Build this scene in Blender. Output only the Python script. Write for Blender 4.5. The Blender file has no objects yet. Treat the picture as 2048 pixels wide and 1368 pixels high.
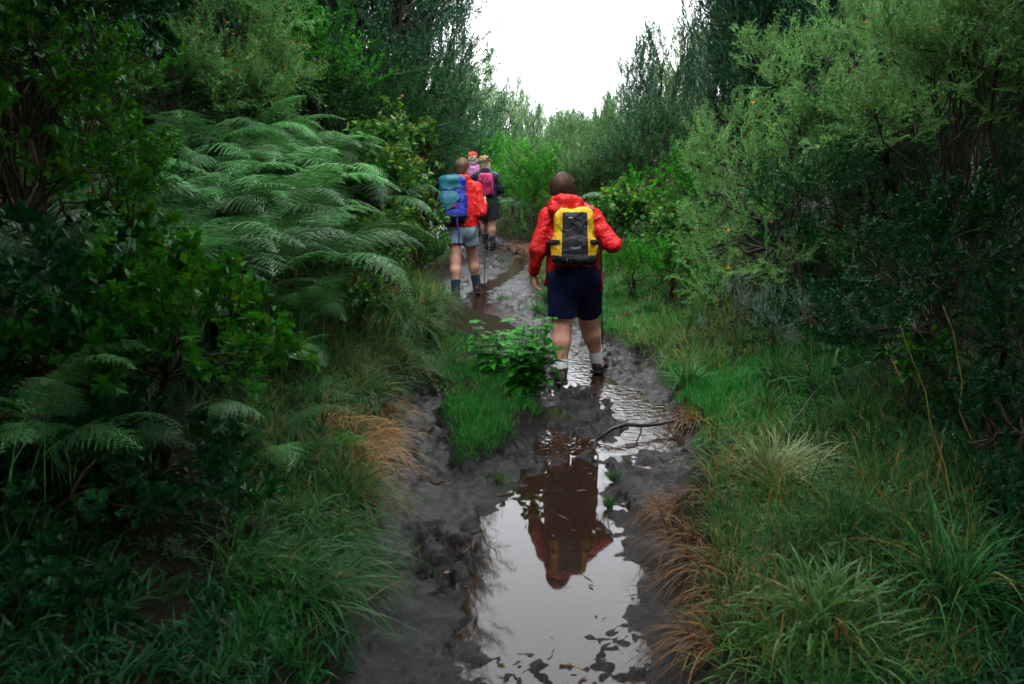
import bpy, math
import numpy as np
from mathutils import Vector, Matrix

# ------------------------------------------------------------------ camera, sky, sun, exposure
SC = bpy.context.scene
COL = SC.collection
HC = 1.70                                     # camera height above the puddle
PITCH = math.radians(11.85)
LENS = 28.0
FPX = 2048 * LENS / 36.0                      # focal length in photo pixels

cam_d = bpy.data.cameras.new('camera')
cam = bpy.data.objects.new('camera', cam_d)
COL.objects.link(cam)
cam.location = (0, 0, HC)
cam.rotation_euler = (math.pi / 2 - PITCH, 0, 0)
cam_d.lens = LENS
cam_d.sensor_width = 36
cam_d.clip_start = 0.05
cam_d.clip_end = 2000
cam_d.dof.use_dof = True
cam_d.dof.focus_distance = 7.4
cam_d.dof.aperture_fstop = 5.0
SC.camera = cam

SUN_EL, SUN_AZ = math.radians(62), math.radians(200)
world = bpy.data.worlds.new('World')
SC.world = world
world.use_nodes = True
wn, wl = world.node_tree.nodes, world.node_tree.links
wn.clear()
w_out = wn.new('ShaderNodeOutputWorld')
w_bg = wn.new('ShaderNodeBackground')
w_sky = wn.new('ShaderNodeTexSky')
w_sky.sky_type = 'NISHITA'
w_sky.sun_disc = False
w_sky.sun_elevation = SUN_EL
w_sky.sun_rotation = SUN_AZ
w_hsv = wn.new('ShaderNodeHueSaturation')
w_hsv.inputs['Saturation'].default_value = 0.25
w_mix = wn.new('ShaderNodeMix')
w_mix.data_type = 'RGBA'
w_mix.inputs['Factor'].default_value = 0.75      # even cloud deck over the clear sky
w_mix.inputs['B'].default_value = (8.6, 8.9, 9.3, 1)
wl.new(w_sky.outputs[0], w_hsv.inputs['Color'])
wl.new(w_hsv.outputs[0], w_mix.inputs['A'])
wl.new(w_mix.outputs['Result'], w_bg.inputs['Color'])
w_bg.inputs['Strength'].default_value = 0.15
wl.new(w_bg.outputs[0], w_out.inputs['Surface'])

sun_d = bpy.data.lights.new('sun', 'SUN')
sun_d.energy = 0.8
sun_d.angle = math.radians(25)
sun_d.color = (1.0, 0.97, 0.92)
sun = bpy.data.objects.new('sun', sun_d)
COL.objects.link(sun)
sun.location = (0, 0, 30)
_sd = Vector((math.sin(SUN_AZ) * math.cos(SUN_EL), math.cos(SUN_AZ) * math.cos(SUN_EL), math.sin(SUN_EL)))
sun.rotation_euler = _sd.to_track_quat('Z', 'Y').to_euler()

SC.view_settings.view_transform = 'Standard'
SC.view_settings.look = 'None'
SC.view_settings.exposure = 2.35
SC.view_settings.gamma = 1.0
SC.render.engine = 'CYCLES'
SC.cycles.max_bounces = 4
SC.cycles.diffuse_bounces = 2
SC.cycles.glossy_bounces = 2
SC.cycles.transmission_bounces = 3
SC.cycles.transparent_max_bounces = 4
SC.cycles.caustics_reflective = False
SC.cycles.caustics_refractive = False
SC.cycles.use_denoising = True
SC.cycles.use_adaptive_sampling = True
SC.cycles.adaptive_threshold = 0.03
SC.cycles.adaptive_min_samples = 16

RNG = np.random.default_rng(7)
PI = math.pi

# ------------------------------------------------------------------ helpers: pixels, noise, meshes
CP, SP = math.cos(PITCH), math.sin(PITCH)


def slope_at(py):
    """fall of the sight line per metre forward, for a row of the photo"""
    v = (py - 684) / FPX
    return (SP + v * CP) / (CP - v * SP)


def at(px, py, Y):
    """point at forward distance Y on the sight line of a photo pixel"""
    s = slope_at(py)
    depth = Y * CP + s * Y * SP
    return np.array([(px - 1024) / FPX * depth, Y, HC - s * Y])


def on_level(px, py, z=0.0):
    Y = (HC - z) / slope_at(py)
    return at(px, py, Y)


def _hash2(ix, iy, seed):
    h = (ix.astype(np.int64) * 374761393 + iy.astype(np.int64) * 668265263 + seed * 1442695041) & 0x7fffffff
    h = ((h ^ (h >> 13)) * 1274126177) & 0x7fffffff
    return ((h ^ (h >> 16)) & 0xffff) / 65535.0


def noise2(x, y, seed=0):
    x = np.asarray(x, float); y = np.asarray(y, float)
    ix, iy = np.floor(x), np.floor(y)
    fx, fy = x - ix, y - iy
    ux, uy = fx * fx * (3 - 2 * fx), fy * fy * (3 - 2 * fy)
    a, b = _hash2(ix, iy, seed), _hash2(ix + 1, iy, seed)
    c, d = _hash2(ix, iy + 1, seed), _hash2(ix + 1, iy + 1, seed)
    return (a * (1 - ux) + b * ux) * (1 - uy) + (c * (1 - ux) + d * ux) * uy - 0.5


def fbm2(x, y, seed=0, oct=4):
    s, a = 0, 1.0
    for k in range(oct):
        s = s + a * noise2(x, y, seed + k * 17)
        x, y, a = x * 2.03 + 3.1, y * 2.03 + 1.7, a * 0.5
    return s


def sm(t):
    t = np.clip(t, 0, 1)
    return t * t * (3 - 2 * t)


class Geo:
    """collects triangles; build() links them as ONE mesh object"""
    def __init__(self):
        self.v, self.f, self.n = [], [], 0

    def add(self, V, F):
        V = np.asarray(V, float).reshape(-1, 3)
        F = np.asarray(F, np.int64).reshape(-1, 3)
        self.v.append(V); self.f.append(F + self.n); self.n += len(V)
        return self

    def geo(self, g, M=None, p=(0, 0, 0)):
        V, F = g.arrays()
        if M is not None:
            V = V @ np.asarray(M).T
        return self.add(V + np.asarray(p), F)

    def inst(self, T, M, P):
        V, F = T
        N = len(P)
        if N == 0:
            return self
        W = np.einsum('nij,vj->nvi', M, V) + P[:, None, :]
        G = F[None] + (np.arange(N) * len(V))[:, None, None]
        return self.add(W.reshape(-1, 3), G.reshape(-1, 3))

    def tube(self, pts, rad, n=5, cap=True):
        pts = np.asarray(pts, float)
        rad = np.broadcast_to(np.asarray(rad, float), (len(pts),))
        tan = np.gradient(pts, axis=0)
        tan /= np.linalg.norm(tan, axis=1)[:, None] + 1e-9
        ref = np.array([0.31, 0.95, 0.08]) if abs(tan[0, 1]) < 0.8 else np.array([0.95, 0.1, 0.3])
        u = np.cross(tan, ref); u /= np.linalg.norm(u, axis=1)[:, None] + 1e-9
        w = np.cross(tan, u)
        a = np.arange(n) * 2 * PI / n
        ring = u[:, None] * np.cos(a)[None, :, None] + w[:, None] * np.sin(a)[None, :, None]
        V = (pts[:, None] + ring * rad[:, None, None]).reshape(-1, 3)
        m = len(pts)
        i, j = np.meshgrid(np.arange(m - 1), np.arange(n), indexing='ij')
        A = i * n + j; B = i * n + (j + 1) % n
        F = np.concatenate([np.stack([A, B, B + n], -1).reshape(-1, 3), np.stack([A, B + n, A + n], -1).reshape(-1, 3)])
        if cap:
            V = np.concatenate([V, pts[:1], pts[-1:]])
            k = np.arange(n); k2 = (k + 1) % n
            F = np.concatenate([F, np.stack([k2, k, np.full(n, m * n)], -1),
                                np.stack([(m - 1) * n + k, (m - 1) * n + k2, np.full(n, m * n + 1)], -1)])
        return self.add(V, F)

    def box(self, c, s, R=None):
        c = np.asarray(c, float); s = np.asarray(s, float) / 2
        V = np.array([[x, y, z] for x in (-1, 1) for y in (-1, 1) for z in (-1, 1)], float) * s
        if R is not None:
            V = V @ np.asarray(R).T
        Q = [(0, 1, 3, 2), (4, 6, 7, 5), (0, 4, 5, 1), (2, 3, 7, 6), (0, 2, 6, 4), (1, 5, 7, 3)]
        F = [t for q in Q for t in ((q[0], q[1], q[2]), (q[0], q[2], q[3]))]
        return self.add(V + c, F)

    def arrays(self):
        return np.concatenate(self.v), np.concatenate(self.f)

    def mesh(self, name, mat=None, smooth=True):
        V, F = self.arrays()
        return mesh_np(name, V, F, mat, smooth)

    def build(self, name, mat, parent=None, smooth=True):
        return link(name, self.mesh(name, mat, smooth), parent)


def mesh_np(name, V, F, mat=None, smooth=True):
    me = bpy.data.meshes.new(name)
    nv, nf = len(V), len(F)
    k = F.shape[1]
    me.vertices.add(nv)
    me.vertices.foreach_set('co', np.asarray(V, np.float32).ravel())
    me.loops.add(nf * k)
    me.loops.foreach_set('vertex_index', np.asarray(F, np.int32).ravel())
    me.polygons.add(nf)
    me.polygons.foreach_set('loop_start', np.arange(0, nf * k, k, dtype=np.int32))
    me.polygons.foreach_set('use_smooth', np.full(nf, bool(smooth)))
    me.update(calc_edges=True)
    if mat is not None:
        me.materials.append(mat)
    return me


def link(name, me, parent=None, loc=None, rot=None, scale=None):
    o = bpy.data.objects.new(name, me)
    COL.objects.link(o)
    if parent is not None:
        o.parent = parent
    if loc is not None:
        o.location = loc
    if rot is not None:
        o.rotation_euler = rot
    if scale is not None:
        o.scale = (scale,) * 3 if np.isscalar(scale) else scale
    return o


def tag(o, label=None, cat=None, group=None, kind=None):
    if label: o['label'] = label
    if cat: o['category'] = cat
    if group: o['group'] = group
    if kind: o['kind'] = kind
    return o


def empty(name, loc, rz=0.0, scale=1.0):
    o = bpy.data.objects.new(name, None)
    COL.objects.link(o)
    o.location = loc
    o.rotation_euler = (0, 0, rz)
    o.scale = (scale,) * 3
    o.empty_display_size = 0.1
    return o


def copy_tree(o, parent=None):
    c = o.copy()
    COL.objects.link(c)
    c.parent = parent
    for ch in list(o.children):
        copy_tree(ch, c)
    return c


def unit(v):
    v = np.asarray(v, float)
    return v / (np.linalg.norm(v, axis=-1, keepdims=True) + 1e-12)


def frames(d, up=(0, 0, 1), roll=None, scale=None):
    """(N,3,3) matrices whose columns are x=side, y=direction, z=face normal"""
    d = unit(np.atleast_2d(d))
    up = np.broadcast_to(np.asarray(up, float), d.shape)
    x = np.cross(d, up)
    bad = np.linalg.norm(x, axis=1) < 1e-3
    x[bad] = (1, 0, 0)
    x = unit(x)
    z = np.cross(x, d)
    if roll is not None:
        c, s = np.cos(roll)[:, None], np.sin(roll)[:, None]
        x, z = x * c + z * s, z * c - x * s
    M = np.stack([x, d, z], -1)
    if scale is not None:
        M = M * np.asarray(scale)[:, None, None]
    return M


def euler_of(M3):
    return Matrix([list(r) for r in M3]).to_euler()


# ------------------------------------------------------------------ materials
MAT = {}


def new_mat(name):
    m = bpy.data.materials.new(name)
    m.use_nodes = True
    n, l = m.node_tree.nodes, m.node_tree.links
    b = n['Principled BSDF']
    MAT[name] = m
    return m, n, l, b


def leaf_mat(name, stops, trans=0.28, rough=0.45, spec=0.22, vary=0.5, sat=1.25):
    """stops: [(position, colour)] picked leaf by leaf"""
    m, n, l, b = new_mat(name)
    stops = [(p, tuple(max(.002, .3 * c[0] + .6 * c[1] + .1 * c[2] + sat * (v - .3 * c[0] - .6 * c[1] - .1 * c[2])) for v in c)) for p, c in stops]
    g = n.new('ShaderNodeNewGeometry')
    oi = n.new('ShaderNodeObjectInfo')
    r = n.new('ShaderNodeValToRGB')
    r.color_ramp.interpolation = 'LINEAR'
    el = r.color_ramp.elements
    while len(el) < len(stops):
        el.new(0.5)
    for e, (p, c) in zip(el, stops):
        e.position = p
        e.color = (*c, 1)
    l.new(g.outputs['Random Per Island'], r.inputs[0])
    mr = n.new('ShaderNodeMapRange')
    mr.inputs['To Min'].default_value = 1 - vary / 2
    mr.inputs['To Max'].default_value = 1 + vary / 2
    l.new(oi.outputs['Random'], mr.inputs['Value'])
    hs = n.new('ShaderNodeHueSaturation')
    l.new(r.outputs[0], hs.inputs['Color'])
    l.new(mr.outputs[0], hs.inputs['Value'])
    l.new(hs.outputs[0], b.inputs['Base Color'])
    b.inputs['Roughness'].default_value = rough
    b.inputs['Specular IOR Level'].default_value = spec
    tr = n.new('ShaderNodeBsdfTranslucent')
    h2 = n.new('ShaderNodeHueSaturation')
    h2.inputs['Hue'].default_value = 0.485
    h2.inputs['Value'].default_value = 1.3
    l.new(hs.outputs[0], h2.inputs['Color'])
    l.new(h2.outputs[0], tr.inputs['Color'])
    mx = n.new('ShaderNodeMixShader')
    mx.inputs[0].default_value = trans
    l.new(b.outputs[0], mx.inputs[1]); l.new(tr.outputs[0], mx.inputs[2])
    l.new(mx.outputs[0], n['Material Output'].inputs['Surface'])
    return m


def plain(name, col, rough=0.6, spec=0.4, noise=0.25, scale=30.0, bump=0.0, bump_scale=200.0, metal=0.0, sheen=0.0, col2=None):
    """solid surface with a mottled colour and fine relief"""
    m, n, l, b = new_mat(name)
    tc = n.new('ShaderNodeTexCoord')
    t = n.new('ShaderNodeTexNoise')
    t.inputs['Scale'].default_value = scale
    t.inputs['Detail'].default_value = 4
    l.new(tc.outputs['Object'], t.inputs['Vector'])
    r = n.new('ShaderNodeValToRGB')
    r.color_ramp.elements[0].position = 0.3
    r.color_ramp.elements[1].position = 0.7
    c2 = col2 if col2 else tuple(c * (1 + noise) for c in col)
    r.color_ramp.elements[0].color = (*(tuple(c * (1 - noise) for c in col) if not col2 else col), 1)
    r.color_ramp.elements[1].color = (*c2, 1)
    l.new(t.outputs[0], r.inputs[0])
    l.new(r.outputs[0], b.inputs['Base Color'])
    b.inputs['Roughness'].default_value = rough
    b.inputs['Specular IOR Level'].default_value = spec
    b.inputs['Metallic'].default_value = metal
    if sheen:
        b.inputs['Sheen Weight'].default_value = sheen
    if bump:
        t2 = n.new('ShaderNodeTexNoise')
        t2.inputs['Scale'].default_value = bump_scale
        t2.inputs['Detail'].default_value = 3
        l.new(tc.outputs['Object'], t2.inputs['Vector'])
        bp = n.new('ShaderNodeBump')
        bp.inputs['Strength'].default_value = bump
        bp.inputs['Distance'].default_value = 0.01
        l.new(t2.outputs[0], bp.inputs['Height'])
        l.new(bp.outputs[0], b.inputs['Normal'])
    return m


leaf_mat('erica', [(0, (0.008, 0.034, 0.018)), (0.6, (0.015, 0.055, 0.024)), (0.9, (0.028, 0.080, 0.030)), (1, (0.04, 0.065, 0.028))], 0.18)
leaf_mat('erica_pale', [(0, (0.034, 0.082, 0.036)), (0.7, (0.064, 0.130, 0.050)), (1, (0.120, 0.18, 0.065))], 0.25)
leaf_mat('needle', [(0, (0.065, 0.165, 0.060)), (0.6, (0.120, 0.250, 0.090)), (0.96, (0.190, 0.32, 0.130)), (0.985, (0.25, 0.13, 0.02)), (1, (0.30, 0.07, 0.02))], 0.3)
leaf_mat('needle_deep', [(0, (0.009, 0.040, 0.013)), (0.7, (0.016, 0.062, 0.018)), (1, (0.03, 0.085, 0.025))], 0.2)  # needle green darkened to put thicket shade into the colour
leaf_mat('broad', [(0, (0.020, 0.110, 0.022)), (0.7, (0.045, 0.175, 0.028)), (0.992, (0.090, 0.21, 0.040)), (1, (0.22, 0.13, 0.02))], 0.3)
leaf_mat('broad_dark', [(0, (0.006, 0.036, 0.012)), (0.8, (0.011, 0.058, 0.016)), (1, (0.02, 0.075, 0.02))], 0.2)  # leaf green lowered so the shade at the frame edges sits in the colour
leaf_mat('fern', [(0, (0.048, 0.150, 0.056)), (0.6, (0.084, 0.210, 0.080)), (1, (0.140, 0.27, 0.105))], 0.28, 0.42, 0.35, 1.1)
leaf_mat('fern_young', [(0, (0.045, 0.15, 0.03)), (1, (0.09, 0.22, 0.05))], 0.3, vary=0.6)
leaf_mat('nettle', [(0, (0.022, 0.115, 0.022)), (1, (0.050, 0.200, 0.035))], 0.28, 0.5, 0.15, 0.9)
leaf_mat('composite', [(0, (0.035, 0.10, 0.03)), (0.75, (0.055, 0.145, 0.04)), (0.93, (0.11, 0.16, 0.03)), (1, (0.28, 0.15, 0.02))], 0.28)
leaf_mat('lawn', [(0, (0.020, 0.105, 0.028)), (0.7, (0.038, 0.165, 0.045)), (0.94, (0.07, 0.19, 0.05)), (1, (0.22, 0.17, 0.07))], 0.25)
leaf_mat('tussock', [(0, (0.018, 0.075, 0.024)), (0.6, (0.040, 0.130, 0.042)), (0.9, (0.10, 0.175, 0.070)), (0.97, (0.22, 0.19, 0.09)), (1, (0.34, 0.13, 0.04))], 0.25, vary=0.4)
leaf_mat('verge', [(0, (0.018, 0.070, 0.022)), (0.55, (0.042, 0.115, 0.034)), (0.85, (0.095, 0.135, 0.050)), (0.95, (0.20, 0.15, 0.06)), (1, (0.30, 0.11, 0.035))], 0.25, vary=0.4)
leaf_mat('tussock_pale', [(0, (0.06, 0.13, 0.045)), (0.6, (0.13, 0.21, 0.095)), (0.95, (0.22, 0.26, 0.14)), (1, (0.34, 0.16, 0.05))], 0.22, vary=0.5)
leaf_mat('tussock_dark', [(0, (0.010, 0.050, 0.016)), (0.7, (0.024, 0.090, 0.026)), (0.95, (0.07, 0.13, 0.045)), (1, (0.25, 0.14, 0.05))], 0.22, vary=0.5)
leaf_mat('dead', [(0, (0.05, 0.024, 0.011)), (0.5, (0.12, 0.058, 0.024)), (0.85, (0.25, 0.13, 0.05)), (1, (0.06, 0.09, 0.03))], 0.2, vary=0.4, sat=1.0)
leaf_mat('dead_gold', [(0, (0.12, 0.055, 0.018)), (0.5, (0.26, 0.13, 0.04)), (0.85, (0.38, 0.22, 0.08)), (1, (0.10, 0.14, 0.04))], 0.2, vary=0.4, sat=1.0)
leaf_mat('straw', [(0, (0.22, 0.15, 0.06)), (1, (0.36, 0.27, 0.12))], 0.15, vary=0.3)
leaf_mat('silver', [(0, (0.060, 0.105, 0.080)), (1, (0.13, 0.185, 0.145))], 0.15, 0.8, 0.2)
leaf_mat('pink_petal', [(0, (0.42, 0.20, 0.22)), (1, (0.60, 0.34, 0.34))], 0.2, 0.6)
leaf_mat('yellow_leaf', [(0, (0.45, 0.22, 0.02)), (1, (0.55, 0.34, 0.04))], 0.25)
leaf_mat('rust_leaf', [(0, (0.30, 0.06, 0.02)), (1, (0.42, 0.12, 0.03))], 0.25)
plain('bark', (0.014, 0.011, 0.009), 0.85, 0.15, 0.5, 14, 0.6, 60, col2=(0.036, 0.031, 0.025))
plain('bark_grey', (0.09, 0.08, 0.075), 0.85, 0.3, 0.5, 14, 0.6, 60, col2=(0.16, 0.14, 0.13))
plain('twig', (0.045, 0.032, 0.020), 0.8, 0.3, 0.4, 30)
plain('wet_wood', (0.014, 0.012, 0.012), 0.3, 0.5, 0.4, 40, 0.4, 120)
plain('stem_green', (0.045, 0.085, 0.03), 0.6, 0.4, 0.3, 30)
plain('stem_brown', (0.15, 0.065, 0.03), 0.6, 0.4, 0.3, 30)


def mud_mat():
    m, n, l, b = new_mat('mud')
    tc = n.new('ShaderNodeTexCoord')
    at_ = n.new('ShaderNodeAttribute'); at_.attribute_name = 'mud'
    big = n.new('ShaderNodeTexNoise'); big.inputs['Scale'].default_value = 3.2; big.inputs['Detail'].default_value = 6
    fine = n.new('ShaderNodeTexNoise'); fine.inputs['Scale'].default_value = 70; fine.inputs['Detail'].default_value = 8; fine.inputs['Roughness'].default_value = 0.65
    l.new(tc.outputs['Object'], big.inputs['Vector']); l.new(tc.outputs['Object'], fine.inputs['Vector'])
    r = n.new('ShaderNodeValToRGB')
    r.color_ramp.elements[0].position, r.color_ramp.elements[1].position = 0.38, 0.64
    r.color_ramp.elements[0].color = (0.004, 0.0035, 0.004, 1)
    r.color_ramp.elements[1].color = (0.016, 0.0130, 0.0128, 1)
    ad = n.new('ShaderNodeMix'); ad.data_type = 'FLOAT'; ad.inputs['Factor'].default_value = 0.6
    l.new(big.outputs[0], ad.inputs['A']); l.new(fine.outputs[0], ad.inputs['B'])
    l.new(ad.outputs['Result'], r.inputs[0])
    soil = n.new('ShaderNodeValToRGB')
    soil.color_ramp.elements[0].color = (0.007, 0.009, 0.004, 1)
    soil.color_ramp.elements[1].color = (0.020, 0.016, 0.009, 1)
    l.new(fine.outputs[0], soil.inputs[0])
    mx = n.new('ShaderNodeMix'); mx.data_type = 'RGBA'
    l.new(at_.outputs['Fac'], mx.inputs['Factor'])
    l.new(soil.outputs[0], mx.inputs['A']); l.new(r.outputs[0], mx.inputs['B'])
    l.new(mx.outputs['Result'], b.inputs['Base Color'])
    rr = n.new('ShaderNodeMapRange')
    rr.inputs['From Min'].default_value, rr.inputs['From Max'].default_value = 0.35, 0.7
    rr.inputs['To Min'].default_value, rr.inputs['To Max'].default_value = 0.16, 0.50
    l.new(big.outputs[0], rr.inputs['Value'])
    rm = n.new('ShaderNodeMix'); rm.data_type = 'FLOAT'
    l.new(at_.outputs['Fac'], rm.inputs['Factor'])
    rm.inputs['A'].default_value = 0.9
    l.new(rr.outputs[0], rm.inputs['B'])
    l.new(rm.outputs['Result'], b.inputs['Roughness'])
    sp = n.new('ShaderNodeMapRange'); sp.inputs['To Min'].default_value = 0.04; sp.inputs['To Max'].default_value = 0.26
    l.new(at_.outputs['Fac'], sp.inputs['Value']); l.new(sp.outputs[0], b.inputs['Specular IOR Level'])
    bp = n.new('ShaderNodeBump'); bp.inputs['Strength'].default_value = 0.8; bp.inputs['Distance'].default_value = 0.012
    l.new(fine.outputs[0], bp.inputs['Height'])
    l.new(bp.outputs[0], b.inputs['Normal'])
    return m


def water_mat(name, bump, scale):
    m, n, l, b = new_mat(name)
    b.inputs['Base Color'].default_value = (0.022, 0.012, 0.008, 1)
    b.inputs['Roughness'].default_value = 0.03
    b.inputs['IOR'].default_value = 1.31
    tc = n.new('ShaderNodeTexCoord')
    t = n.new('ShaderNodeTexNoise'); t.inputs['Scale'].default_value = scale; t.inputs['Detail'].default_value = 2
    l.new(tc.outputs['Object'], t.inputs['Vector'])
    bp = n.new('ShaderNodeBump'); bp.inputs['Strength'].default_value = bump; bp.inputs['Distance'].default_value = 0.004
    l.new(t.outputs[0], bp.inputs['Height']); l.new(bp.outputs[0], b.inputs['Normal'])
    return m


mud_mat()
water_mat('puddle', 0.03, 9.0)
water_mat('stream', 1.0, 22.0)

# ------------------------------------------------------------------ ground
BASE_Y = np.array([-60, 0, 4.7, 5.3, 6.1, 6.6, 8.0, 10.3, 12.5, 15.3, 20, 30, 60, 160, 400.])
BASE_Z = np.array([0.6, 0, 0.0, 0.03, 0.065, 0.07, 0.085, 0.12, 0.17, 0.27, 0.6, 1.2, 2.8, 7.0, 14.])


def base(y):
    return np.interp(y, BASE_Y, BASE_Z)


def gp(px, py):
    """ground position of a pixel on the path's own slope"""
    z = 0.0
    for _ in range(8):
        p = on_level(px, py, z)
        z = float(base(p[1]))
    return p


def poly(lst):
    return np.array([[*gp(a, b)[:2], w] for a, b, w in lst])


PATH = poly([(1085, 1900, .70), (1080, 1368, .58), (1030, 1185, .64), (1035, 1060, .64), (1165, 955, .50), (1230, 870, .48),
             (1205, 800, .45), (1190, 740, .37), (1140, 690, .33), (1075, 650, .33), (985, 622, .50), (960, 582, .58),
             (995, 540, .52), (1015, 500, .55), (985, 470, .6), (960, 455, .7)])
PATH = np.concatenate([[[0.0, -30, .8], [0.0, -5, .8]], PATH, [[-3.0, 24, .7], [-6, 34, .7]]])
GULLY = poly([(880, 1045, .26), (832, 945, .19), (825, 860, .15), (835, 800, .10)])
PUDDLE = poly([(1090, 1500, .36), (1090, 1368, .36), (1090, 1260, .33), (1088, 1150, .30), (1085, 1060, .28), (1110, 1000, .25), (1150, 945, .13)])
POOLS = [poly([(1105, 905, .07), (1112, 880, .06)]), poly([(1150, 888, .07), (1170, 880, .05)]),
         poly([(1290, 880, .14), (1320, 850, .12), (1270, 815, .13)]), poly([(1225, 905, .08), (1245, 895, .07)]),
         poly([(1260, 805, .11), (1215, 780, .10), (1170, 752, .11), (1150, 725, .09), (1120, 695, .08)]),
         poly([(1035, 640, .13), (990, 632, .15), (955, 605, .07), (960, 582, .06), (1000, 560, .07), (1035, 540, .07), (1046, 515, .08), (1035, 492, .10)])]
XLEFT = np.array([[-60, 0], [2.4, -.3], [3.5, -.45], [4.4, -.62], [5.2, -.72], [6.4, -.75], [8.0, -.5], [10, -.5], [13, -.3], [15.5, -.4], [24, -3.0], [34, -6], [400, -6]])


def poly_dist(x, y, P):
    """distance to a polyline minus its half width"""
    d = np.full(np.shape(x), 1e9)
    for (ax, ay, aw), (bx, by, bw) in zip(P[:-1], P[1:]):
        ex, ey = bx - ax, by - ay
        t = np.clip(((x - ax) * ex + (y - ay) * ey) / (ex * ex + ey * ey + 1e-9), 0, 1)
        d = np.minimum(d, np.hypot(x - ax - t * ex, y - ay - t * ey) - (aw + (bw - aw) * t))
    return d


PRINTS = []
_r = np.random.default_rng(21)
for _k in range(95):
    _t = _r.uniform(2.5, 9.0)
    _x = float(np.interp(_t, PATH[2:-2, 1], PATH[2:-2, 0])) + _r.normal(0, .3)
    PRINTS.append((_x, _t, _r.normal(0, .45), _r.uniform(.10, .14), _r.uniform(.012, .032)))
for _k in range(26):                                    # trampled patch left of the puddle
    _p = on_level(_r.uniform(830, 960), _r.uniform(1060, 1200))
    PRINTS.append((_p[0], _p[1], _r.uniform(-1.4, 1.4), _r.uniform(.05, .10), _r.uniform(.012, .03)))


def path_edge(x, y):
    w = 0.10 * fbm2(x * 3.1, y * 3.1, 5, 3)
    return np.minimum(poly_dist(x, y, PATH), poly_dist(x, y, GULLY)) + w


def height(x, y, fine=True):
    x = np.asarray(x, float); y = np.asarray(y, float)
    s = path_edge(x, y)
    b = base(y)
    left = sm((np.interp(y, XLEFT[:, 0], XLEFT[:, 1]) - x) / 0.2 + 0.5)
    near = sm((40 - np.abs(y)) / 20)
    rl = 0.26 * sm(s / .17) + 0.80 * sm((s - .1) / 2.4)
    rr = 0.15 * sm(s / .15) + 0.85 * sm((s - .35) / 2.8)
    z = b + (rl * left + rr * (1 - left)) * (0.35 + 0.65 * near)
    z = z + 0.22 * np.maximum(np.abs(x) - 9, 0) + 0.10 * np.maximum(np.abs(x) - 30, 0)
    z = z + 0.10 * fbm2(x * .7, y * .7, 40, 3) * sm(s / .6) + 0.5 * fbm2(x * .09, y * .09, 50, 3) * sm((s - 4) / 8)
    mudk = 1 - sm(s / .12)
    if fine:
        wob = 0.13 * fbm2(x * 5.0, y * 5.0, 77, 4)
        rough_k = 0.70 + 0.55 * sm((fbm2(x * 1.3, y * 1.3, 33, 2) + .12) / .3)
        mud = 0.028 + 0.020 * fbm2(x * 2.4, y * 2.4, 9, 3) + rough_k * (0.050 * fbm2(x * 8, y * 8, 12, 3) + 0.028 * fbm2(x * 26, y * 26, 14, 2))
        # cracked slime and clods on the near end of the puddle
        mud = mud + 0.006 * np.abs(noise2(x * 11 + 2 * noise2(x * 6, y * 6, 3), y * 7, 61))
        pd = poly_dist(x, y, PUDDLE) + wob
        for P in POOLS:
            pd = np.minimum(pd, poly_dist(x, y, P) + wob * .8)
        for (fx, fy, a, L, dp) in PRINTS:
            m = (np.abs(x - fx) < .3) & (np.abs(y - fy) < .3)
            if not m.any():
                continue
            dx, dy = x[m] - fx, y[m] - fy
            u, v = dx * math.cos(a) - dy * math.sin(a), dx * math.sin(a) + dy * math.cos(a)
            q = np.sqrt((u / (L * .42)) ** 2 + (v / L) ** 2)
            mud[m] = mud[m] - 1.3 * dp * (1 - sm((q - .75) / .25)) + dp * .8 * np.exp(-((q - 1.16) / .13) ** 2)
        nearend = sm((3.15 - y) / .7)
        crack = np.abs(fbm2(x * 5 + 5, y * 7, 91, 4))
        crack2 = np.abs(fbm2(x * 9 + 1, y * 12, 95, 3))
        bed = -0.035 + nearend * (0.028 + 0.026 * np.exp(-(crack / .05) ** 2) + 0.016 * np.exp(-(crack2 / .05) ** 2))
        k = sm((pd + .12) / .32)
        mud = mud * k + bed * (1 - k)
        z = z + mud * mudk
    else:
        z = z + 0.02 * mudk
    return z


def ground(x, y):
    return float(height(np.array([x]), np.array([y]), False)[0])


def water_level(y):
    return base(y) + np.interp(y, [0, 4.75, 5.1, 9, 60], [0.0, 0.0, 0.003, 0.004, 0.004])


def axis(segs):
    out = [np.array([segs[0][0]])]
    for a, b, h in segs:
        n = max(1, int(round((b - a) / h)))
        out.append(np.linspace(a, b, n + 1)[1:])
    return np.concatenate(out)


def grid_mesh(name, X, Y, Z, mat, keep=None):
    nx, ny = len(X), len(Y)
    gx, gy = np.meshgrid(X, Y, indexing='ij')
    V = np.stack([gx, gy, Z], -1).reshape(-1, 3)
    i, j = np.meshgrid(np.arange(nx - 1), np.arange(ny - 1), indexing='ij')
    A = i * ny + j
    F = np.stack([A, A + ny, A + ny + 1, A + 1], -1).reshape(-1, 4)
    if keep is not None:
        F = F[keep.reshape(-1)]
        used = np.unique(F)
        re = np.full(len(V), -1); re[used] = np.arange(len(used))
        V, F = V[used], re[F]
    return mesh_np(name, V, F, mat, True)


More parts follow.
